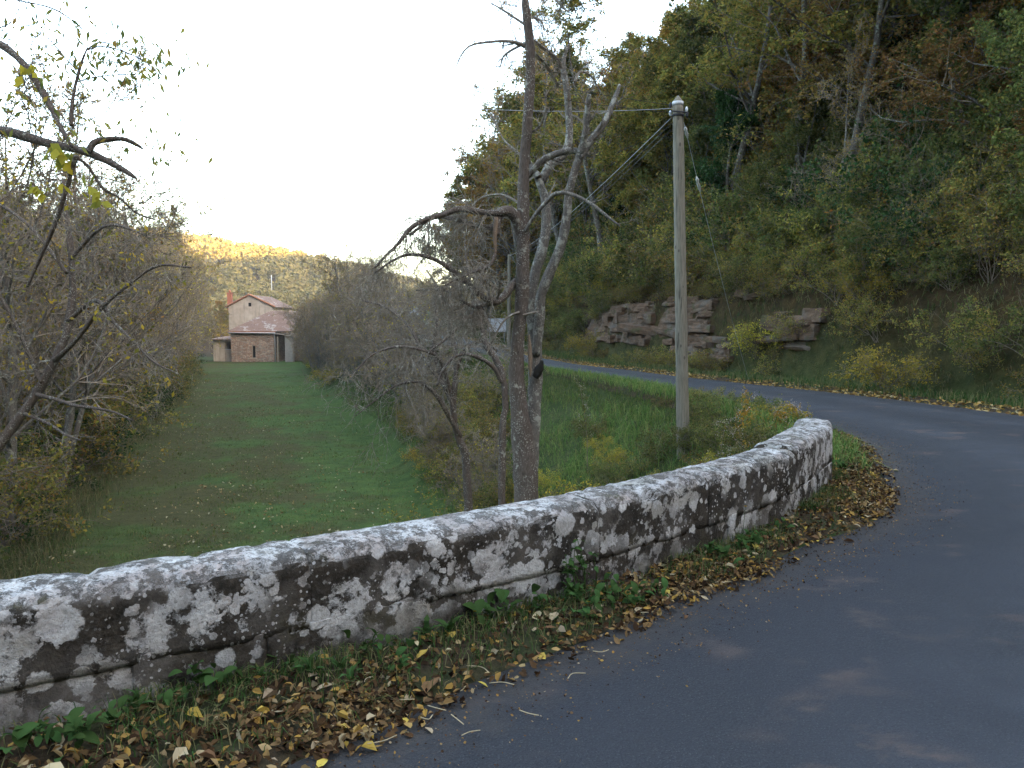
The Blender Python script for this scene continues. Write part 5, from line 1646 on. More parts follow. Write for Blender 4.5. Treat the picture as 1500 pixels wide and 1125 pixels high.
# ------------------------------------------------------------------ the house
def farmhouse():
    D = 107.0
    mpp = D / F
    g = on_ground(-33.5, D)
    def X(u): return at(u, 500, D)[0]
    def Z(v): return at(400, v, D)[2]
    z0 = g - 0.3
    # stone annexe in front
    x0, x1 = X(338), X(402); y0, y1 = D, D + 8.0
    ez = Z(486)
    an = thing('stone_annexe', 'low rubble-stone outbuilding with a mossy hipped tile roof in front of the tall house', 'building', (0, 0, 0))
    w = MB()
    wx0, wx1 = X(368.5), X(374); wz0, wz1 = Z(524), Z(506)
    def wallrect(mb, ax, bx, az, bz, y, t=0.35): mb.box(((ax + bx) / 2, y + t / 2, (az + bz) / 2), (bx - ax, t, bz - az))
    wallrect(w, x0, wx0, z0, ez, y0); wallrect(w, wx1, x1, z0, ez, y0)
    wallrect(w, wx0, wx1, z0, wz0, y0); wallrect(w, wx0, wx1, wz1, ez, y0)
    w.box((x0 + 0.175, (y0 + y1) / 2 + 0.175, (z0 + ez) / 2), (0.35, y1 - y0 - 0.36, ez - z0)); w.box((x1 - 0.175, (y0 + y1) / 2 + 0.175, (z0 + ez) / 2), (0.35, y1 - y0 - 0.36, ez - z0))
    w.box(((x0 + x1) / 2, y1 + 0.17, (z0 + ez) / 2), (x1 - x0, 0.35, ez - z0))
    link('wall', w.build('wall', M['rubble']), an)
    wn_ = link('window', MB().box(((wx0 + wx1) / 2, y0 + 0.26, (wz0 + wz1) / 2), (wx1 - wx0 - 0.01, 0.04, wz1 - wz0 - 0.01)).build('window', M['painted_void']), an)
    fr = MB()
    for xx in (wx0 + 0.04, wx1 - 0.04): fr.box((xx, y0 + 0.2, (wz0 + wz1) / 2), (0.08, 0.07, wz1 - wz0 - 0.02))
    fr.box(((wx0 + wx1) / 2, y0 + 0.2, wz1 - 0.05), (wx1 - wx0 - 0.17, 0.07, 0.08))
    link('frame', fr.build('frame', M['frame']), wn_)
    link('sill', MB().box(((wx0 + wx1) / 2, y0 - 0.03, wz0 - 0.06), (wx1 - wx0 + 0.25, 0.14, 0.11)).build('sill', M['render']), wn_)
    # tiled roof: hip rising to a ridge on the right, built as rows of tiles
    rx0, rx1 = x0 - 0.3, X(432); ry0, ry1 = y0 - 0.35, y1 + 0.4
    rz = Z(457) + 0.15; ax = X(384); ay = (ry0 + ry1) / 2
    ev = ez + 0.05
    quads = [([rx0, ry0, ev], [rx1, ry0, ev], [rx1, ay, rz], [ax, ay, rz]), ([rx0, ry1, ev], [rx0, ry0, ev], [ax, ay, rz], [ax, ay, rz]), ([rx1, ry1, ev], [rx0, ry1, ev], [ax, ay, rz], [rx1, ay, rz])]
    r = MB(); rows = 16
    for a, b, c, d in quads:
        a, b, c, d = map(np.array, (a, b, c, d))
        nrm = np.cross(b - a, c - a); nrm = nrm / np.linalg.norm(nrm)
        if nrm[2] < 0: nrm = -nrm
        for i in range(rows):
            t0, t1 = i / rows, (i + 1.25) / rows if i < rows - 1 else 1.0
            p = [a + (d - a) * t0, b + (c - b) * t0, b + (c - b) * t1, a + (d - a) * t1]
            up_ = [0.07, 0.07, 0.02, 0.02]
            pts = np.array([q + nrm * u for q, u in zip(p, up_)] + [q + nrm * (u - 0.05) for q, u in zip(p, up_)])
            r.add(pts, [[0, 1, 2, 3], [7, 6, 5, 4], [0, 4, 5, 1], [1, 5, 6, 2], [2, 6, 7, 3], [3, 7, 4, 0]])
    link('roof', r.build('roof', M['tiles']), an)
    link('eaves_course', MB().box(((x0 + x1) / 2, y0 - 0.28, ez - 0.02), (x1 - x0 + 0.5, 0.22, 0.14)).build('eaves_course', M['tile_edge']), an)
    gt = MB(); v, q, t = tubes(np.array([[[x0 - 0.2, y0 - 0.42, ez - 0.12], [x1 + 0.25, y0 - 0.42, ez - 0.15]]]), np.full((1, 2), 0.07), 8, True)
    link('gutter', gt.add(v, q, t).build('gutter', M['zinc'], True), an)
    v, q, t = tubes(np.array([[[x1 + 0.1, y0 - 0.40, ez - 0.15], [x1 + 0.1, y0 - 0.12, ez - 0.7], [x1 + 0.1, y0 - 0.12, g]]]), np.full((1, 3), 0.065), 8, True)
    link('downpipe', MB().add(v, q, t).build('downpipe', M['zinc'], True), an)
    # tall rendered house behind
    ho = thing('gabled_house', 'tall grey rendered house with orange tile edges and a red chimney at the meadow end', 'house', (0, 0, 0))
    hy0, hy1 = D + 8.8, D + 19.0
    sc = hy0 / D
    def X2(u): return at(u, 500, hy0)[0]
    def Z2(v): return at(400, v, hy0)[2]
    hx0, hx1 = X2(336), X2(400); he = Z2(449); ha = Z2(433); hm = (hx0 + hx1) / 2 - 0.1
    wx0, wx1, wz0, wz1 = X2(364.5), X2(369.5), Z2(449), Z2(443.5)
    # gable wall with a window opening, as a strip around the hole
    prof = [(hx0, z0), (hx1, z0), (hx1, he), (hm, ha), (hx0, he)]
    b = MB()
    t = 0.4
    P3 = np.array([(x, hy0, z) for x, z in prof] + [(x, hy0, z) for x, z in ((wx0, wz0), (wx1, wz0), (wx1, wz1), (wx0, wz1))])
    tris = [(0, 1, 6), (0, 6, 5), (1, 2, 6), (2, 7, 6), (2, 3, 7), (3, 8, 7), (3, 4, 8), (4, 5, 8), (4, 0, 5)]
    b.add(P3, None, tris)
    hole = P3[5:9]; back = hole + np.array([0, 0.3, 0])
    b.add(np.vstack([hole, back]), [[0, 1, 5, 4], [1, 2, 6, 5], [2, 3, 7, 6], [3, 0, 4, 7]])
    P4 = np.array([(x, hy1, z) for x, z in prof]); b.add(P4, None, [(0, 2, 1), (0, 3, 2), (0, 4, 3)])
    b.add(np.array([(hx0, hy0, z0), (hx0, hy1, z0), (hx0, hy1, he), (hx0, hy0, he)]), [[0, 1, 2, 3]])
    b.add(np.array([(hx1, hy0, z0), (hx1, hy1, z0), (hx1, hy1, he), (hx1, hy0, he)]), [[3, 2, 1, 0]])
    link('wall', b.build('wall', M['render']), ho)
    wn_ = link('window', MB().box(((wx0 + wx1) / 2, hy0 + 0.22, (wz0 + wz1) / 2), (wx1 - wx0, 0.04, wz1 - wz0)).build('window', M['painted_void']), ho)
    fr = MB()
    for xx in (wx0 + 0.03, wx1 - 0.03): fr.box((xx, hy0 + 0.15, (wz0 + wz1) / 2), (0.06, 0.06, wz1 - wz0 - 0.01))
    link('frame', fr.build('frame', M['frame']), wn_)
    rf = MB()
    for sx, ex in ((-1, hx0 - 0.35), (1, hx1 + 0.35)):
        zz = he + (he - ha) / abs(hm - (hx0 if sx < 0 else hx1)) * 0.35
        a, b2, c, d = [np.array(p) for p in ((ex, hy0 - 0.15, zz), (ex, hy1 + 0.15, zz), (hm, hy1 + 0.15, ha), (hm, hy0 - 0.15, ha))]
        for i in range(12):
            t0, t1 = i / 12, min(1.0, (i + 1.2) / 12)
            p = [a + (d - a) * t0, b2 + (c - b2) * t0, b2 + (c - b2) * t1, a + (d - a) * t1]
            pts = np.array([q + np.array([0, 0, 0.16 - 0.05 * (k > 1)]) for k, q in enumerate(p)] + [q + np.array([0, 0, 0.06 - 0.05 * (k > 1)]) for k, q in enumerate(p)])
            rf.add(pts, [[0, 1, 2, 3], [7, 6, 5, 4], [0, 4, 5, 1], [1, 5, 6, 2], [2, 6, 7, 3], [3, 7, 4, 0]])
    ro = link('roof', rf.build('roof', M['tiles']), ho)
    ve = MB()
    for sx, ex in ((-1, hx0 - 0.38), (1, hx1 + 0.38)):
        zz = he + (he - ha) / abs(hm - (hx0 if sx < 0 else hx1)) * 0.38
        n = 12
        for i in range(n):
            p0 = np.array([ex + (hm - ex) * i / n, hy0 - 0.12, zz + (ha - zz) * i / n + 0.17]); p1 = np.array([ex + (hm - ex) * (i + 1.15) / n, hy0 - 0.12, zz + (ha - zz) * (i + 1.15) / n + 0.15])
            v, q, t_ = tubes(np.array([[p0, p1]]), np.array([[0.15, 0.12]]), 8, True)
            ve.add(v, q, t_)
    link('verge_tile_row', ve.build('verge_tile_row', M['tile_edge'], True), ro)
    cy = hy0 + 5.5
    cx = at(337, 500, cy)[0]; ct = at(337, 428, cy)[2]; cb = at(337, 449, cy)[2]
    ch = MB().box((cx + 0.15, cy, (ct + cb) / 2 - 0.3), (0.62, 0.62, ct - cb + 0.4))
    ch.box((cx + 0.15, cy, ct - 0.12), (0.74, 0.74, 0.14))
    link('chimney', ch.build('chimney', M['brick']), ro)
    v, q, t_ = tubes(np.array([[[cx + 0.15, cy, ct - 0.06], [cx + 0.15, cy, ct + 0.32]]]), np.array([[0.17, 0.14]]), 10, True)
    link('chimney_pot', MB().add(v, q, t_).build('chimney_pot', M['brick'], True), ro)
    v, q, t_ = tubes(np.array([[[hx0 - 0.42, hy0 - 0.1, he - 0.12], [hx0 - 0.42, hy1, he - 0.12]]]), np.full((1, 2), 0.08), 8, True)
    link('gutter', MB().add(v, q, t_).build('gutter', M['zinc'], True), ho)
    # little rendered shed on the left
    sh = thing('rendered_shed', 'small flat rendered shed with a dark opening against the stone outbuilding', 'shed', (0, 0, 0))
    sx0, sx1 = X(308), X(335.5); st = Z(497); sm = X(325)
    b = MB().box(((sx0 + sm) / 2, D + 3.5, (z0 + st) / 2), (sm - sx0, 5.0, st - z0))
    link('wall', b.build('wall', M['render']), sh)
    lowt = Z(513)
    link('low_wall', MB().box(((sm + sx1) / 2 + 0.01, D + 1.4, (z0 + lowt) / 2), (sx1 - sm - 0.02, 0.4, lowt - z0)).build('low_wall', M['render']), sh)
    link('opening', MB().box(((sm + sx1) / 2, D + 4.0, (lowt + st) / 2 - 0.1), (sx1 - sm - 0.05, 2.5, st - lowt)).build('opening', M['painted_void']), sh)  # solid block, interior shade painted on as near-black
    link('roof', MB().box(((sx0 + sx1) / 2, D + 3.3, st + 0.1), (sx1 - sx0 + 0.3, 5.8, 0.14), 0, 0.04).build('roof', M['tiles']), sh)
    link('coping', MB().box(((sm + sx1) / 2, D + 1.4, lowt + 0.04), (sx1 - sm - 0.06, 0.5, 0.08)).build('coping', M['zinc']), sh)
    # open lean-to on the right
    ln = thing('open_lean_to', 'ramshackle open timber lean-to with a plank door beside the stone outbuilding', 'shed', (0, 0, 0))
    lx0, lx1 = X(405), X(450)
    zt0, zt1 = Z(489), Z(498)
    link('back_wall', MB().box(((lx0 + lx1) / 2, D + 6.0, (z0 + zt1) / 2), (lx1 - lx0, 0.3, zt1 - z0)).build('back_wall', M['rubble']), ln)
    n = 7
    for i in range(n):
        xa = lx0 + (lx1 - lx0) * i / n; xb = lx0 + (lx1 - lx0) * (i + 0.96) / n
        zm_ = zt0 + (zt1 - zt0) * (i + 0.5) / n
        link('roof_board', MB().box(((xa + xb) / 2, D + 2.8, zm_ + 0.08 + 0.03 * (i % 2)), (xb - xa, 6.8, 0.07)).build('roof_board', M['plank']), ln)
    dx0, dx1 = X(418), X(429)
    for i in range(5):
        xa = dx0 + (dx1 - dx0) * i / 5
        link('door_plank', MB().box((xa + (dx1 - dx0) * 0.095, D - 0.2 + 0.012 * (i % 2), (z0 + zt0) / 2 - 0.1), ((dx1 - dx0) * 0.19, 0.05, zt0 - z0 - 0.3 - 0.1 * (i % 3))).build('door_plank', M['plank']), ln)
    for u in (407, 430, 449):
        link('post', MB().box((X(u), D - 0.05, (z0 + Z(492)) / 2), (0.16, 0.16, Z(493) - z0)).build('post', M['frame']), ln)
    rr = np.random.default_rng(5)
    for i in range(26):
        p = np.array([rr.uniform(X(431), X(448)), D + rr.uniform(0.8, 2.0), g + rr.uniform(0.1, 1.5)])
        d = np.array([rr.normal(), rr.normal() * 0.4, rr.normal() * 0.35]); d /= np.linalg.norm(d)
        v, q, t_ = tubes(np.array([[p - d * 0.7, p + d * 0.7]]), np.full((1, 2), 0.07), 6, True)
        link('log', MB().add(v, q, t_).build('log', M['twig_grey']), ln)
farmhouse()

# ------------------------------------------------------------------ trees round the house and the distant wood
def mid_trees():
    rng = np.random.default_rng(66)
    pts = []
    for _ in range(5000):
        y = rng.uniform(118, 230); x = rng.uniform(-0.40, 0.03) * y
        u = 750 + F * x / y
        if y < 138 and 318 < u < 440: continue
        if pts and min(math.hypot(x - p, y - q) for p, q in pts) < 5.2: continue
        pts.append((x, y))
        if len(pts) >= 90: break
    xs = np.array(pts); zs = terrain(xs[:, 0], xs[:, 1])
    for (x, y), z in zip(pts, zs):
        k = rng.choice(5, p=[0.3, 0.25, 0.15, 0.15, 0.15])
        pn, nm, lk, mt = [('oakA', 'broadleaf_tree', 'olive-green tree ', {'crown': M['leaf_olive']}), ('oakB', 'broadleaf_tree', 'yellowing broad tree ', {'crown': M['leaf_gold']}), ('bareA', 'bare_tree', 'grey leafless tree ', {}),
                          ('beechA', 'layered_tree', 'russet layered tree ', {'crown': M['leaf_russet']}), ('bareC', 'bare_tree', 'forked tree with sparse gold leaves ', {})][k]
        wh = 'on the valley floor behind the house' if y < 165 else 'at the foot of the distant hill'
        sc = rng.uniform(0.55, 0.85)
        u = 750 + F * x / y
        # keep below the line where the hill and the sky show
        cap = np.interp(u, [300, 400, 480, 560, 640, 690, 760], [440, 430, 415, 420, 440, 440, 400])
        top = CAMZ + (470 - cap) / F * y
        sc = max(0.3, min(sc, (top - z) / 11.0))
        plant(pn, nm, lk + wh, 'tree', (x, y, z - 0.2), rng.uniform(0, 6.28), sc, lk + wh, mt)
mid_trees()

def distant_wood():
    rng = np.random.default_rng(67)
    n = 4500
    y = rng.uniform(205, 585, n); a = 0.05 - 1.25 * rng.uniform(0, 1, n) ** 1.25; x = a * y
    z = terrain(x, y)
    m = 72
    r = rng.uniform(3.0, 4.8, n) * np.interp(y, [200, 500], [0.8, 1.15])
    d = rng.normal(size=(n, m, 3)); d /= np.linalg.norm(d, axis=2, keepdims=True)
    d[..., 2] = np.abs(d[..., 2]) * 1.1 - 0.25
    p = np.stack([x, y, z + r * 0.75], 1)[:, None] + d * (r[:, None] * rng.uniform(0.65, 1.05, (n, m)))[..., None] * np.array([1, 1, 1.15])
    nm = d + rng.normal(size=d.shape) * 0.5
    nm /= np.linalg.norm(nm, axis=2, keepdims=True)
    p = p.reshape(-1, 3); nm = nm.reshape(-1, 3)
    e = rnd_perp(nm, rng); s = np.cross(nm, e)
    L = (rng.uniform(0.35, 0.75, len(p)) * np.repeat(r, m) / 3.0)[:, None]
    v = np.stack([p - e * L, p + s * L * 0.7, p + e * L, p - s * L * 0.7], 1).reshape(-1, 3)
    me = mesh_np('distant_woodland', v, [np.arange(len(v)).reshape(-1, 4)], M['leaf_far'])
    o = link('distant_woodland', me)
    tag(o, 'autumn woodland covering the distant sunlit hill beyond the house', 'woodland', kind='stuff')
    p = at(398, 424, 330); z = on_ground(p[0], p[1])
    t = thing('distant_pole', 'thin pale pole standing in the wood on the far hillside', 'pole', (p[0], p[1], z))
    v, q, tt = tubes(np.array([[[0, 0, -0.5], [0, 0, 8.0], [0, 0, 12.0]]]), np.array([[0.22, 0.19, 0.16]]), 8, True)
    link('shaft', MB().add(v, q, tt).build('shaft', M['wire_grey'], True), t)
distant_wood()

# ------------------------------------------------------------------ pole, wires, sign
def catenary(a, b, sag, n=40):
    t = np.linspace(0, 1, n)[:, None]
    p = np.asarray(a) * (1 - t) + np.asarray(b) * t
    p[:, 2] -= (4 * sag * t * (1 - t))[:, 0]
    return p
def wire(name, label, a, b, sag, r, mat, group=None):
    p = catenary(a, b, sag)
    v, q, t = tubes(p[None], np.full((1, len(p)), r), 6, True)
    return tag(link(name, MB().add(v, q, t).build(name, M[mat], True)), label, 'wire', group)

def poles():
    D = 14.0
    b = at(1001, 672, D); tp = at(993, 152, D)
    gz = on_ground(b[0], b[1])
    def pole(name, label, base, top, r0, r1, cap=True):
        base = np.array(base); top = np.array(top)
        root = thing(name, label, 'utility pole', base)
        n = 60
        w = np.concatenate([np.linspace(0, 1, n)[:, None] * (top - base) , np.linspace(r0, r1, n)[:, None]], 1)
        w[0, 2] -= 0.4
        v, q, t = knobbly(w, n, 20, 5, 0.03)
        link('shaft', MB().add(v, q, t).build('shaft', M['pole'], True), root)
        if cap:
            tt = top - base
            v, q, t = tubes(np.array([[tt + [0, 0, -0.03], tt + [0, 0, 0.03]]]), np.array([[r1 * 1.06, r1 * 1.06]]), 18, True)
            link('cap_band', MB().add(v, q, t).build('cap_band', M['pole_cap'], True), root)
            v, q, t = tubes(np.array([[tt + [0, 0, 0.03], tt + [0, 0, 0.14]]]), np.array([[r1 * 1.02, 0.006]]), 18, True)
            link('pointed_cap', MB().add(v, q, t).build('pointed_cap', M['pole'], False), root)
        return root, top
    root, top = pole('utility_pole', 'weathered wooden utility pole with a pointed cap behind the parapet', (b[0], b[1], min(b[2], gz)), tp, 0.110, 0.088)
    tt = np.array(top) - np.array(root.location)
    for k, (dx, dz, m) in enumerate(((0.14, -0.10, 'insul'), (0.15, -0.19, 'dark_metal'), (-0.13, -0.03, 'dark_metal'), (-0.13, -0.16, 'insul'))):
        c = tt + [dx, -0.03, dz]
        v, q, t = tubes(np.array([[c + [0, 0, -0.045], c + [0, 0, -0.015], c + [0, 0, 0.015], c + [0, 0, 0.045]]]), np.array([[0.012, 0.023, 0.023, 0.010]]), 10, True)
        link('insulator', MB().add(v, q, t).build('insulator', M[m], True), root)
    v, q, t = tubes(np.array([[tt + [-0.14, -0.11, -0.14], tt + [0.16, -0.11, -0.17]]]), np.full((1, 2), 0.012), 6, True)
    link('bracket', MB().add(v, q, t).build('bracket', M['dark_metal']), root)
    v, q, t = tubes(np.array([[tt + [0, 0, -0.21], tt + [0, 0, -0.18]]]), np.full((1, 2), 0.104), 18, True)
    link('strap', MB().add(v, q, t).build('strap', M['dark_metal'], True), root)
    # second pole, left of the bridge, that the sky wires run to
    bx, by = -13.2, 8.2
    g2 = on_ground(bx, by)
    r2, top2 = pole('utility_pole', 'tall wooden utility pole standing in the meadow by the stream', (bx, by, g2), (bx, by, 8.0), 0.14, 0.10)
    A = np.array(top)
    wire('overhead_wire', 'upper black overhead wire from the pole across the meadow', A + [-0.13, -0.03, -0.03], (bx, by, 7.85), 0.52, 0.0042, 'wire_black')
    wire('overhead_wire', 'lower black overhead wire from the pole across the meadow', A + [-0.10, -0.05, -0.16], (bx, by, 7.45), 0.60, 0.0042, 'wire_black')
    wire('overhead_cable', 'thicker pale grey sagging cable from the pole across the meadow', A + [-0.10, -0.1, -0.10], (bx, by, 7.0), 1.05, 0.0055, 'wire_grey')
    # pole by the road further on
    x3, y3 = -0.15, 43.5
    g3 = on_ground(x3, y3)
    r3, top3 = pole('utility_pole', 'slender grey utility pole beside the road further up the valley', (x3, y3, g3), (x3, y3, 5.1), 0.11, 0.08, False)
    for k in range(3):
        wire('road_wire', ['upper wire running along the road to the farther pole', 'middle wire running along the road to the farther pole', 'lowest wire running along the road to the farther pole'][k],
             A + [-0.1, 0.03, -0.22 - 0.10 * k], np.array(top3) + [0, 0, -0.08 - 0.16 * k], 0.30, 0.0055, 'wire_grey' if k == 0 else 'wire_black')
    # stay wire down to the bank
    e = at(1098, 548, 22.0); e[2] = on_ground(e[0], e[1]) - 0.05
    s = A + [0.11, 0.02, -0.30]
    st = thing('stay_wire', 'thin stay wire with white insulators running from the pole down across the road', 'wire', (0, 0, 0))
    v, q, t = tubes(catenary(s, e, 0.15)[None], np.full((1, 40), 0.0055), 6, True)
    link('wire', MB().add(v, q, t).build('wire', M['wire_grey'], True), st)
    for f0, f1 in ((0.01, 0.035), (0.13, 0.17)):
        p0 = s + (e - s) * f0; p1 = s + (e - s) * f1
        p0[2] -= 0.6 * f0 * (1 - f0); p1[2] -= 0.6 * f1 * (1 - f1)
        tt_ = np.linspace(0, 1, 6)[:, None]
        v, q, t = tubes((p0 + (p1 - p0) * tt_)[None], np.array([[0.012, 0.028, 0.022, 0.03, 0.022, 0.012]]), 8, True)
        link('insulator', MB().add(v, q, t).build('insulator', M['insul'], True), st)
    # white road sign further on
    sx, sy = at(728, 500, 47)[:2]
    sg = on_ground(sx, sy)
    sn = thing('road_sign', 'white rectangular road sign on two posts beside the road beyond the trees', 'sign', (sx, sy, sg))
    link('panel', MB().box((0, 0, 1.15), (1.0, 0.04, 0.72)).build('panel', M['sign']), sn)
    fr = MB()
    for (cx, cz, w, h) in ((0, 1.53, 1.06, 0.04), (0, 0.77, 1.06, 0.04), (-0.52, 1.15, 0.04, 0.72), (0.52, 1.15, 0.04, 0.72)): fr.box((cx, 0, cz), (w, 0.06, h))
    link('frame', fr.build('frame', M['metal']), sn)
    for px in (-0.42, 0.42):
        v, q, t = tubes(np.array([[[px, 0.06, -0.3], [px, 0.06, 1.5]]]), np.full((1, 2), 0.035), 8, True)
        link('post', MB().add(v, q, t).build('post', M['metal'], True), sn)
poles()

# ------------------------------------------------------------------ plants and leaves close to the camera
def leaf_blade(L, W, curl, seed, lobes=0.0):
    n = 7
    t = np.linspace(0, 1, n)
    w = W * np.sin(np.pi * np.clip(t * 0.93 + 0.05, 0, 1)) ** 0.8 * (1 + lobes * np.sin(t * 19 + seed))
    z = curl * np.sin(t * 2.6) * L
    c = np.stack([t * L, np.zeros(n), z], 1)
    fold = 0.22 * w
    l = c + np.stack([np.zeros(n), w, fold], 1); r = c + np.stack([np.zeros(n), -w, fold], 1)
    v = np.vstack([l, c, r]); i = np.arange(n - 1)
    return mesh_np('leaf', v, [np.vstack([np.stack([i, i + 1, i + n + 1, i + n], 1), np.stack([i + n, i + n + 1, i + 2 * n + 1, i + 2 * n], 1)])], M['leaf_weed'], True)

def close_plants():
    rng = np.random.default_rng(77)
    dock = [leaf_blade(0.13, 0.020, 0.28, 0), leaf_blade(0.10, 0.019, 0.22, 1), leaf_blade(0.15, 0.016, 0.35, 2, 0.3)]
    small = [leaf_blade(0.055, 0.016, 0.2, 3), leaf_blade(0.045, 0.014, 0.15, 4), leaf_blade(0.065, 0.020, 0.25, 5)]
    # (u, v) of weeds on the verge, kind
    spots = [(60, 1075, 'd'), (120, 1100, 's'), (165, 1065, 's'), (200, 1050, 'd'), (255, 1040, 's'), (285, 1020, 's'), (330, 1000, 's'), (370, 985, 'd'), (430, 985, 's'), (455, 995, 'd'), (500, 990, 'd'), (520, 945, 's'),
             (515, 1000, 'd'), (590, 985, 's'), (585, 960, 's'), (625, 935, 'd'), (660, 930, 'd'), (700, 905, 's'), (745, 900, 's'), (790, 895, 's'), (835, 875, 'd'), (850, 890, 's'), (865, 905, 's'), (905, 870, 's'), (925, 880, 's'),
             (960, 865, 's'), (1040, 815, 'd'), (1060, 820, 's'), (1090, 805, 's'), (1110, 790, 's'), (1100, 795, 's'), (1140, 775, 's'), (1240, 665, 's'), (1235, 690, 's'), (30, 1110, 's'), (95, 1090, 's')]
    for i, (u, v, k) in enumerate(spots):
        p = gp(u, v, 0.05)
        g = float(wall_gap(p[None, :2])[0])
        if g < 0.03:
            d, st = sdist(p[None, 0], p[None, 1], FR)
            j = np.argmin(np.linalg.norm(FR - p[:2], axis=1)); p[:2] = FR[j] - FRN[j] * 0.06
        jn = np.argmin(np.linalg.norm(INF - p[:2], axis=1)); off = np.linalg.norm(INF[jn] - p[:2])
        z = float(verge_z(np.array([off]), p[None, 0], p[None, 1])[0])
        if k == 'd':
            wh = 'near the far end of the parapet' if u > 1000 else 'beside the middle of the parapet' if u > 480 else 'on the leafy verge where the parapet starts'
            r = thing('dock_plant', 'broad-leaved green dock rosette ' + wh, 'weed', (p[0], p[1], z), (0, 0, rng.uniform(0, 6)), rng.uniform(0.6, 0.85), 'dock rosettes ' + wh)
            for q in range(rng.integers(7, 11)):
                link('leaf', dock[rng.integers(0, 3)], r, (0, 0, 0.005), (0, -rng.uniform(0.25, 1.1), q * 0.75 + rng.normal() * 0.2), rng.uniform(0.7, 1.1))
        else:
            wh = 'near the far end of the parapet' if u > 1000 else 'beside the middle of the parapet' if u > 480 else 'on the leafy verge where the parapet starts'
            r = thing('small_weed', 'low clump of small-leaved green weeds ' + wh, 'weed', (p[0], p[1], z), (0, 0, rng.uniform(0, 6)), rng.uniform(0.85, 1.3), 'small weeds ' + wh)
            for q in range(rng.integers(12, 20)):
                rr_ = rng.uniform(0, 0.10); an = rng.uniform(0, 6.28)
                link('leaf', small[rng.integers(0, 3)], r, (rr_ * math.cos(an), rr_ * math.sin(an), rng.uniform(0.01, 0.07)), (rng.normal() * 0.3, -rng.uniform(-0.1, 1.0), rng.uniform(0, 6.28)), rng.uniform(0.6, 1.2))
    # climbing weed against the wall
    p = gp(846, 880, 0.03); j = np.argmin(np.linalg.norm(FR - p[:2], axis=1)); p[:2] = FR[j] - FRN[j] * 0.07
    r = thing('climbing_weed', 'leafy green weed climbing the face of the parapet', 'weed', (p[0], p[1], 0.05))
    for q in range(7):
        a = rng.uniform(-0.5, 0.5); h = rng.uniform(0.18, 0.40)
        tdir = np.array([(FR[j + 5] - FR[j - 5])[0], (FR[j + 5] - FR[j - 5])[1]]); tdir /= np.linalg.norm(tdir)
        b0 = np.r_[tdir * rng.normal() * 0.07, 0]; b1 = b0 + np.r_[tdir * a * h * 0.6, h]; bm = (b0 + b1) / 2 + np.r_[-FRN[j] * 0.03, 0]
        pts = resample(np.array([b0, bm, b1]), 8)
        v, f, t = tubes(pts[None], np.linspace(0.004, 0.0018, 8)[None], 5, True)
        link('stem', MB().add(v, f, t).build('stem', M['leaf_weed'], True), r)
        for m in range(9):
            c = pts[rng.integers(1, 8)]
            link('leaf', small[rng.integers(0, 3)] if rng.uniform() < 0.75 else dock[1], r, c, (rng.normal() * 0.4, rng.uniform(-0.3, 0.8), rng.uniform(0, 6.28)), rng.uniform(0.5, 1.0))
    # yellow hawkweed
    fl = [(965, 845, 0.10, 'at the road-side edge of the verge'), (971, 838, 0.13, 'next to another on the verge'), (862, 882, 0.09, 'below the climbing weed'), (857, 887, 0.06, 'lowest below the climbing weed'), (884, 880, 0.09, 'right beside two leaves under the wall'),
          (892, 840, 0.14, 'against the pale boulder stone'), (822, 785, 0.34, 'high against the lichened parapet face'), (878, 852, 0.1, 'between the climbing weed and the pale stone'), (955, 832, 0.12, 'on a thin stem close to the wall'), (690, 1002 - 110, 0.08, 'alone near the middle of the parapet foot'), (1092, 742, 0.30, 'against the far part of the parapet')]
    for u, v, h, wh in fl:
        p = gp(u, v, 0.04 + h)
        g = float(wall_gap(p[None, :2])[0])
        if g < 0.03:
            j = np.argmin(np.linalg.norm(FR - p[:2], axis=1)); p[:2] = FR[j] - FRN[j] * 0.05
        r = thing('yellow_flower', 'small yellow flower ' + wh, 'flower', (p[0], p[1], 0.04))
        pts = resample(np.array([[0.01, 0, -0.02], [-0.01, 0.005, h * 0.5], [0, 0, h]]), 7)
        v_, f, t = tubes(pts[None], np.full((1, 7), 0.0016), 5, True)
        link('stem', MB().add(v_, f, t).build('stem', M['leaf_weed'], True), r)
        m = MB(); n = 14
        for q in range(n):
            a = q * 2 * math.pi / n; c, s_ = math.cos(a), math.sin(a); L = 0.012
            m.add(np.array([[0, 0, 0], [c * L * .6 - s_ * .0026, s_ * L * .6 + c * .0026, .003], [c * L, s_ * L, .004], [c * L * .6 + s_ * .0026, s_ * L * .6 - c * .0026, .003]]), [[0, 3, 2, 1]])
        link('petals', m.build('petals', M['petal']), r, (0, 0, h), (-0.5, 0.1, 0))
    # fallen leaves that can be told apart
    lv = []
    for s in range(6):
        v, q = litter_quads(np.zeros((1, 3)), np.random.default_rng(500 + s), 0.062, 0.12, 0.62)
        lv.append(mesh_np('fallen_leaf', v, [q], M['leaf_fall_yellow']))
    c, off = strip_points(INF, INFN, 900, 1.5, 12.0, -0.25, 0.62, rng, 1.0)
    g = wall_gap(c); inw = c[:, 1] < FR[-1][1]
    ok = np.where(((g > 0.06) | ~inw) & (np.abs(c[:, 0] / c[:, 1]) < 0.72) & (rng.uniform(0, 1, len(c)) < np.where(off < -0.04, 0.15, 1.0)))[0][:250]
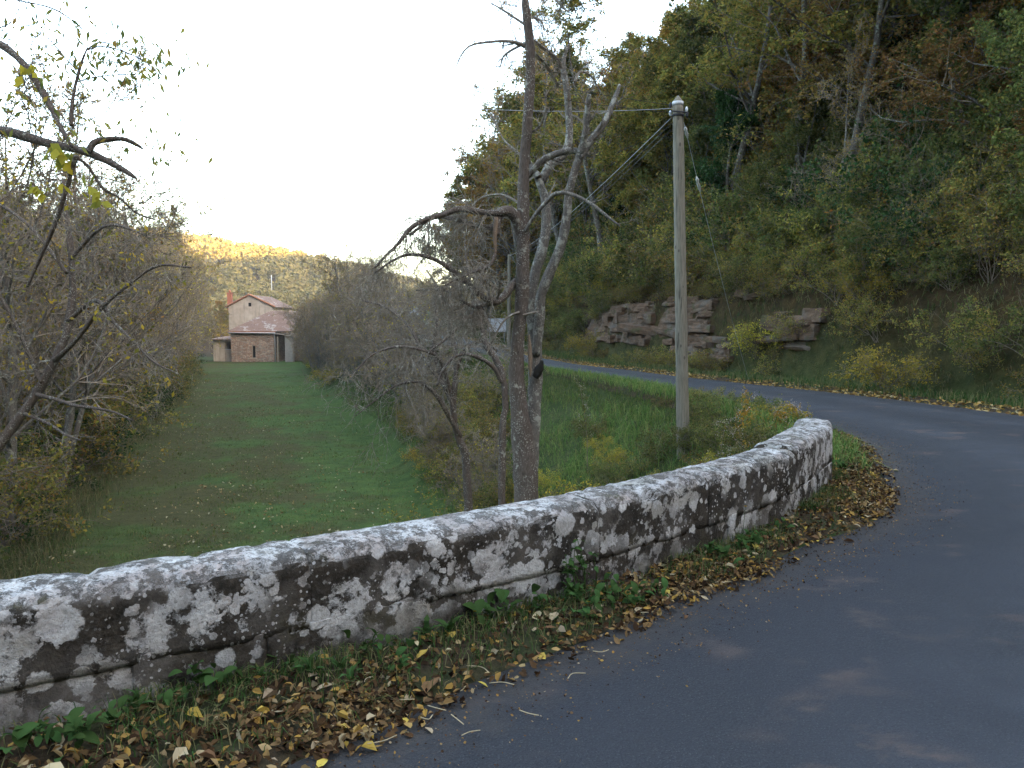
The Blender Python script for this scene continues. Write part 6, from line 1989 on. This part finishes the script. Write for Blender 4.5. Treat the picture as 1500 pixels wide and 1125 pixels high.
    for i in ok:
        x, y = c[i]; o_ = off[i]
        z = float(verge_z(np.array([max(o_, -0.0)]), np.array([x]), np.array([y]))[0]) + 0.022
        k = rng.choice(3, p=[0.42, 0.33, 0.25])
        mt, cn = [('leaf_fall_yellow', 'bright yellow'), ('leaf_fall_tan', 'pale tan'), ('leaf_fall_brown', 'russet brown')][k]
        wh = 'lying on the asphalt edge' if o_ < 0 else 'lying in the litter under the parapet' if y < 6.5 else 'lying round the far end of the parapet'
        if o_ < 0: z = 0.012
        o = link('fallen_leaf', lv[rng.integers(0, 6)], None, (x, y, z), (rng.normal() * 0.25, rng.normal() * 0.25, rng.uniform(0, 6.28)), rng.uniform(0.6, 1.15), M[mt])
        tag(o, cn + ' fallen leaf ' + wh, 'leaf', cn + ' fallen leaves ' + wh)
    # straws on the asphalt
    for k, (u, v, L) in enumerate([(700, 990, 0.13), (735, 1012, 0.11), (775, 1055, 0.09), (670, 1065, 0.10), (640, 1048, 0.09), (845, 1000, 0.10), (590, 1035, 0.10), (690, 1085, 0.08), (945, 905, 0.09), (560, 1095, 0.12), (625, 1060, 0.05), (880, 962, 0.08)]):
        p = gp(u, v, 0.0); a = rng.normal() * 0.5
        q = np.array([[-L / 2, 0, 0], [0, rng.normal() * 0.02, 0], [L / 2, 0, 0]])
        t = resample(catmull(q, 12), 9)
        v_, f, tt = tubes(t[None], np.full((1, 9), 0.0022), 5, True)
        zz = 0.012 + 0.02
        o = link('dry_straw', MB().add(v_, f, tt).build('dry_straw', M['straw'], True), None, (p[0], p[1], zz), (0, 0, a))
        tag(o, 'thin dry straw lying on the asphalt near the verge', 'straw', 'dry straws on the asphalt')
close_plants()

def bank_plants():
    rng = np.random.default_rng(88)
    def put(pn, nm, lb, u, v, d, sc, cat='shrub', mats=None, grp=None):
        p = at(u, v, d); z = on_ground(p[0], p[1])
        return plant(pn, nm, lb, cat, (p[0], p[1], z - 0.05), rng.uniform(0, 6.28), sc, grp, mats)
    put('shrubC', 'shrub', 'yellow-green shrub growing close against the dead tree trunk', 815, 700, 11.6, 0.95, mats={'foliage': M['leaf_olive']})
    put('shrubA', 'shrub', 'green bramble bush at the foot of the leaning trunk', 735, 690, 11.8, 0.75, mats={'foliage': M['leaf_green']})
    put('shrubC', 'shrub', 'loose yellowing shrub a step behind the dead tree trunk', 838, 670, 13.2, 0.75, mats={'foliage': M['leaf_yellow']})
    put('shrubB', 'shrub', 'thin olive shrub at the foot of the fruit tree', 650, 640, 17, 0.7)
    put('shrubC', 'shrub', 'small bright yellow shrub behind the fruit tree branches', 625, 545, 27, 0.6, mats={'foliage': M['leaf_gold']})
    got = 0
    for i in range(600):
        y = rng.uniform(12.5, 34); xr = float(np.interp(y, INN[:, 1][40:], INN[:, 0][40:])); xl = float(mead_R(y))
        x = xl + (xr - 1.6 - xl) * rng.uniform(0, 1) ** 1.2
        px = 750 + F * x / y
        if px > 755 or px < 470: continue
        k = rng.choice(4, p=[0.36, 0.22, 0.22, 0.20])
        pn, nm, lk = [('brambleA', 'bramble', 'arching bramble tangle '), ('shrubB', 'shrub', 'olive shrub '), ('thicketA', 'bare_bush', 'small leafless bush '), ('shrubA', 'shrub', 'green leafy shrub ')][k]
        wh = 'below the fruit tree on the bank' if y < 19 else 'along the meadow bank past the fruit tree'
        sc = rng.uniform(0.5, 0.95) * (0.5 if k == 2 else 0.7 if k in (1, 3) else 1.0)
        plant(pn, nm, lk + wh, 'shrub', (x, y, on_ground(x, y) - 0.05), rng.uniform(0, 6.28), sc, lk + wh)
        got += 1
        if got >= 64: break
    # herbs around the pole
    for i in range(120):
        u = rng.uniform(1015, 1165) if rng.uniform() < 0.65 else rng.uniform(800, 1000); d = rng.uniform(9.5, 19)
        p = at(u, 600, d)
        di, _ = sdist(p[None, 0], p[None, 1], INN)
        g = wall_gap(p[None, :2])[0]
        if di[0] < 0.35 or (p[1] < FR[-1][1] + 0.3 and g > -0.6): continue
        k = rng.choice(3, p=[0.5, 0.15, 0.35])
        near = 'beside the utility pole' if abs(u - 1000) < 60 else 'between the pole and the parapet end' if u > 1000 else 'between the dead tree and the pole'
        lb = ['low green herb clump ', 'yellowing herb clump ', 'arching bramble clump '][k] + near
        plant(['shrubA', 'shrubC', 'brambleA'][k], 'herb_clump', lb, 'weed', (p[0], p[1], on_ground(p[0], p[1]) - 0.04), rng.uniform(0, 6.28), rng.uniform(0.22, 0.42), lb, {'foliage': M[['leaf_green', 'leaf_yellow', 'leaf_olive'][k]]})
    # tall seeding weeds
    for i, (u, v, d, h, wh) in enumerate([(1075, 545, 11.5, 1.25, 'tallest, beside the parapet end'), (1050, 590, 11.2, 0.9, 'between the pole and the parapet end'), (1095, 600, 11.0, 0.85, 'leaning towards the road by the parapet end'), (1120, 590, 11.6, 0.8, 'with russet leaves near the parapet end'), (862, 530, 16.5, 1.3, 'standing alone on the grass bank'), (1060, 640, 10.5, 0.6, 'low in front of the pole'), (1150, 590, 12.2, 0.8, 'at the very edge of the road'), (860, 690, 9.8, 0.9, 'close behind the parapet near the dead tree')]):
        p = at(u, v, d); z = on_ground(p[0], p[1])
        r = thing('tall_weed', 'tall dried seeding weed ' + wh, 'weed', (p[0], p[1], z - 0.05))
        H = max(0.3, 0.8 * (p[2] - z) + 0.05)
        st = resample(np.array([[0, 0, 0], [rng.normal() * 0.05, 0, H * 0.5], [rng.normal() * 0.1, 0, H]]), 8)
        br, rb = grow(st[None], np.full((1, 8), 0.006), 16, rng, 0.3, (25, 60), (0.3, 1.0), 5, 0.15, 0.08, 0.6, 0.5, 0.003, 0.5, rlen=0.30)
        link('stem', tube_mesh('stem', [(st[None], np.linspace(0.008, 0.004, 8)[None], 5), (br, rb, 3)], M['twig_brown']), r)
        v_, q = leaves(br, 240, rng, 0.07, 0.02, 0.1, aspect=0.3, droop=0.4)
        link('foliage', MB().add(v_, q).build('foliage', M['leaf_green' if i % 3 else 'leaf_gold']), r)
        tips = br[:, -1]; hd = np.stack([tips, tips + rng.normal(size=tips.shape) * 0.03], 1)
        v_, q = leaves(hd, 260, rng, 0.016, 0.028, 0.0, 0.0, aspect=0.8)
        tag(link('seed_heads', MB().add(v_, q).build('seed_heads', M['umbel']), r), kind='stuff')
bank_plants()



def haze():
    t = NT('haze_air')
    v = t.n('ShaderNodeVolumePrincipled')
    v.inputs['Color'].default_value = (0.92, 0.95, 1.0, 1)
    v.inputs['Density'].default_value = HAZE
    v.inputs['Anisotropy'].default_value = 0.2
    t.t.links.new(v.outputs[0], t.out.inputs['Volume'])
    b = MB().box((-40, 400, 50), (1420, 1320, 300))
    o = link('haze', b.build('haze', t.m))
    tag(o, kind='stuff')
HAZE = 0.0002
haze()
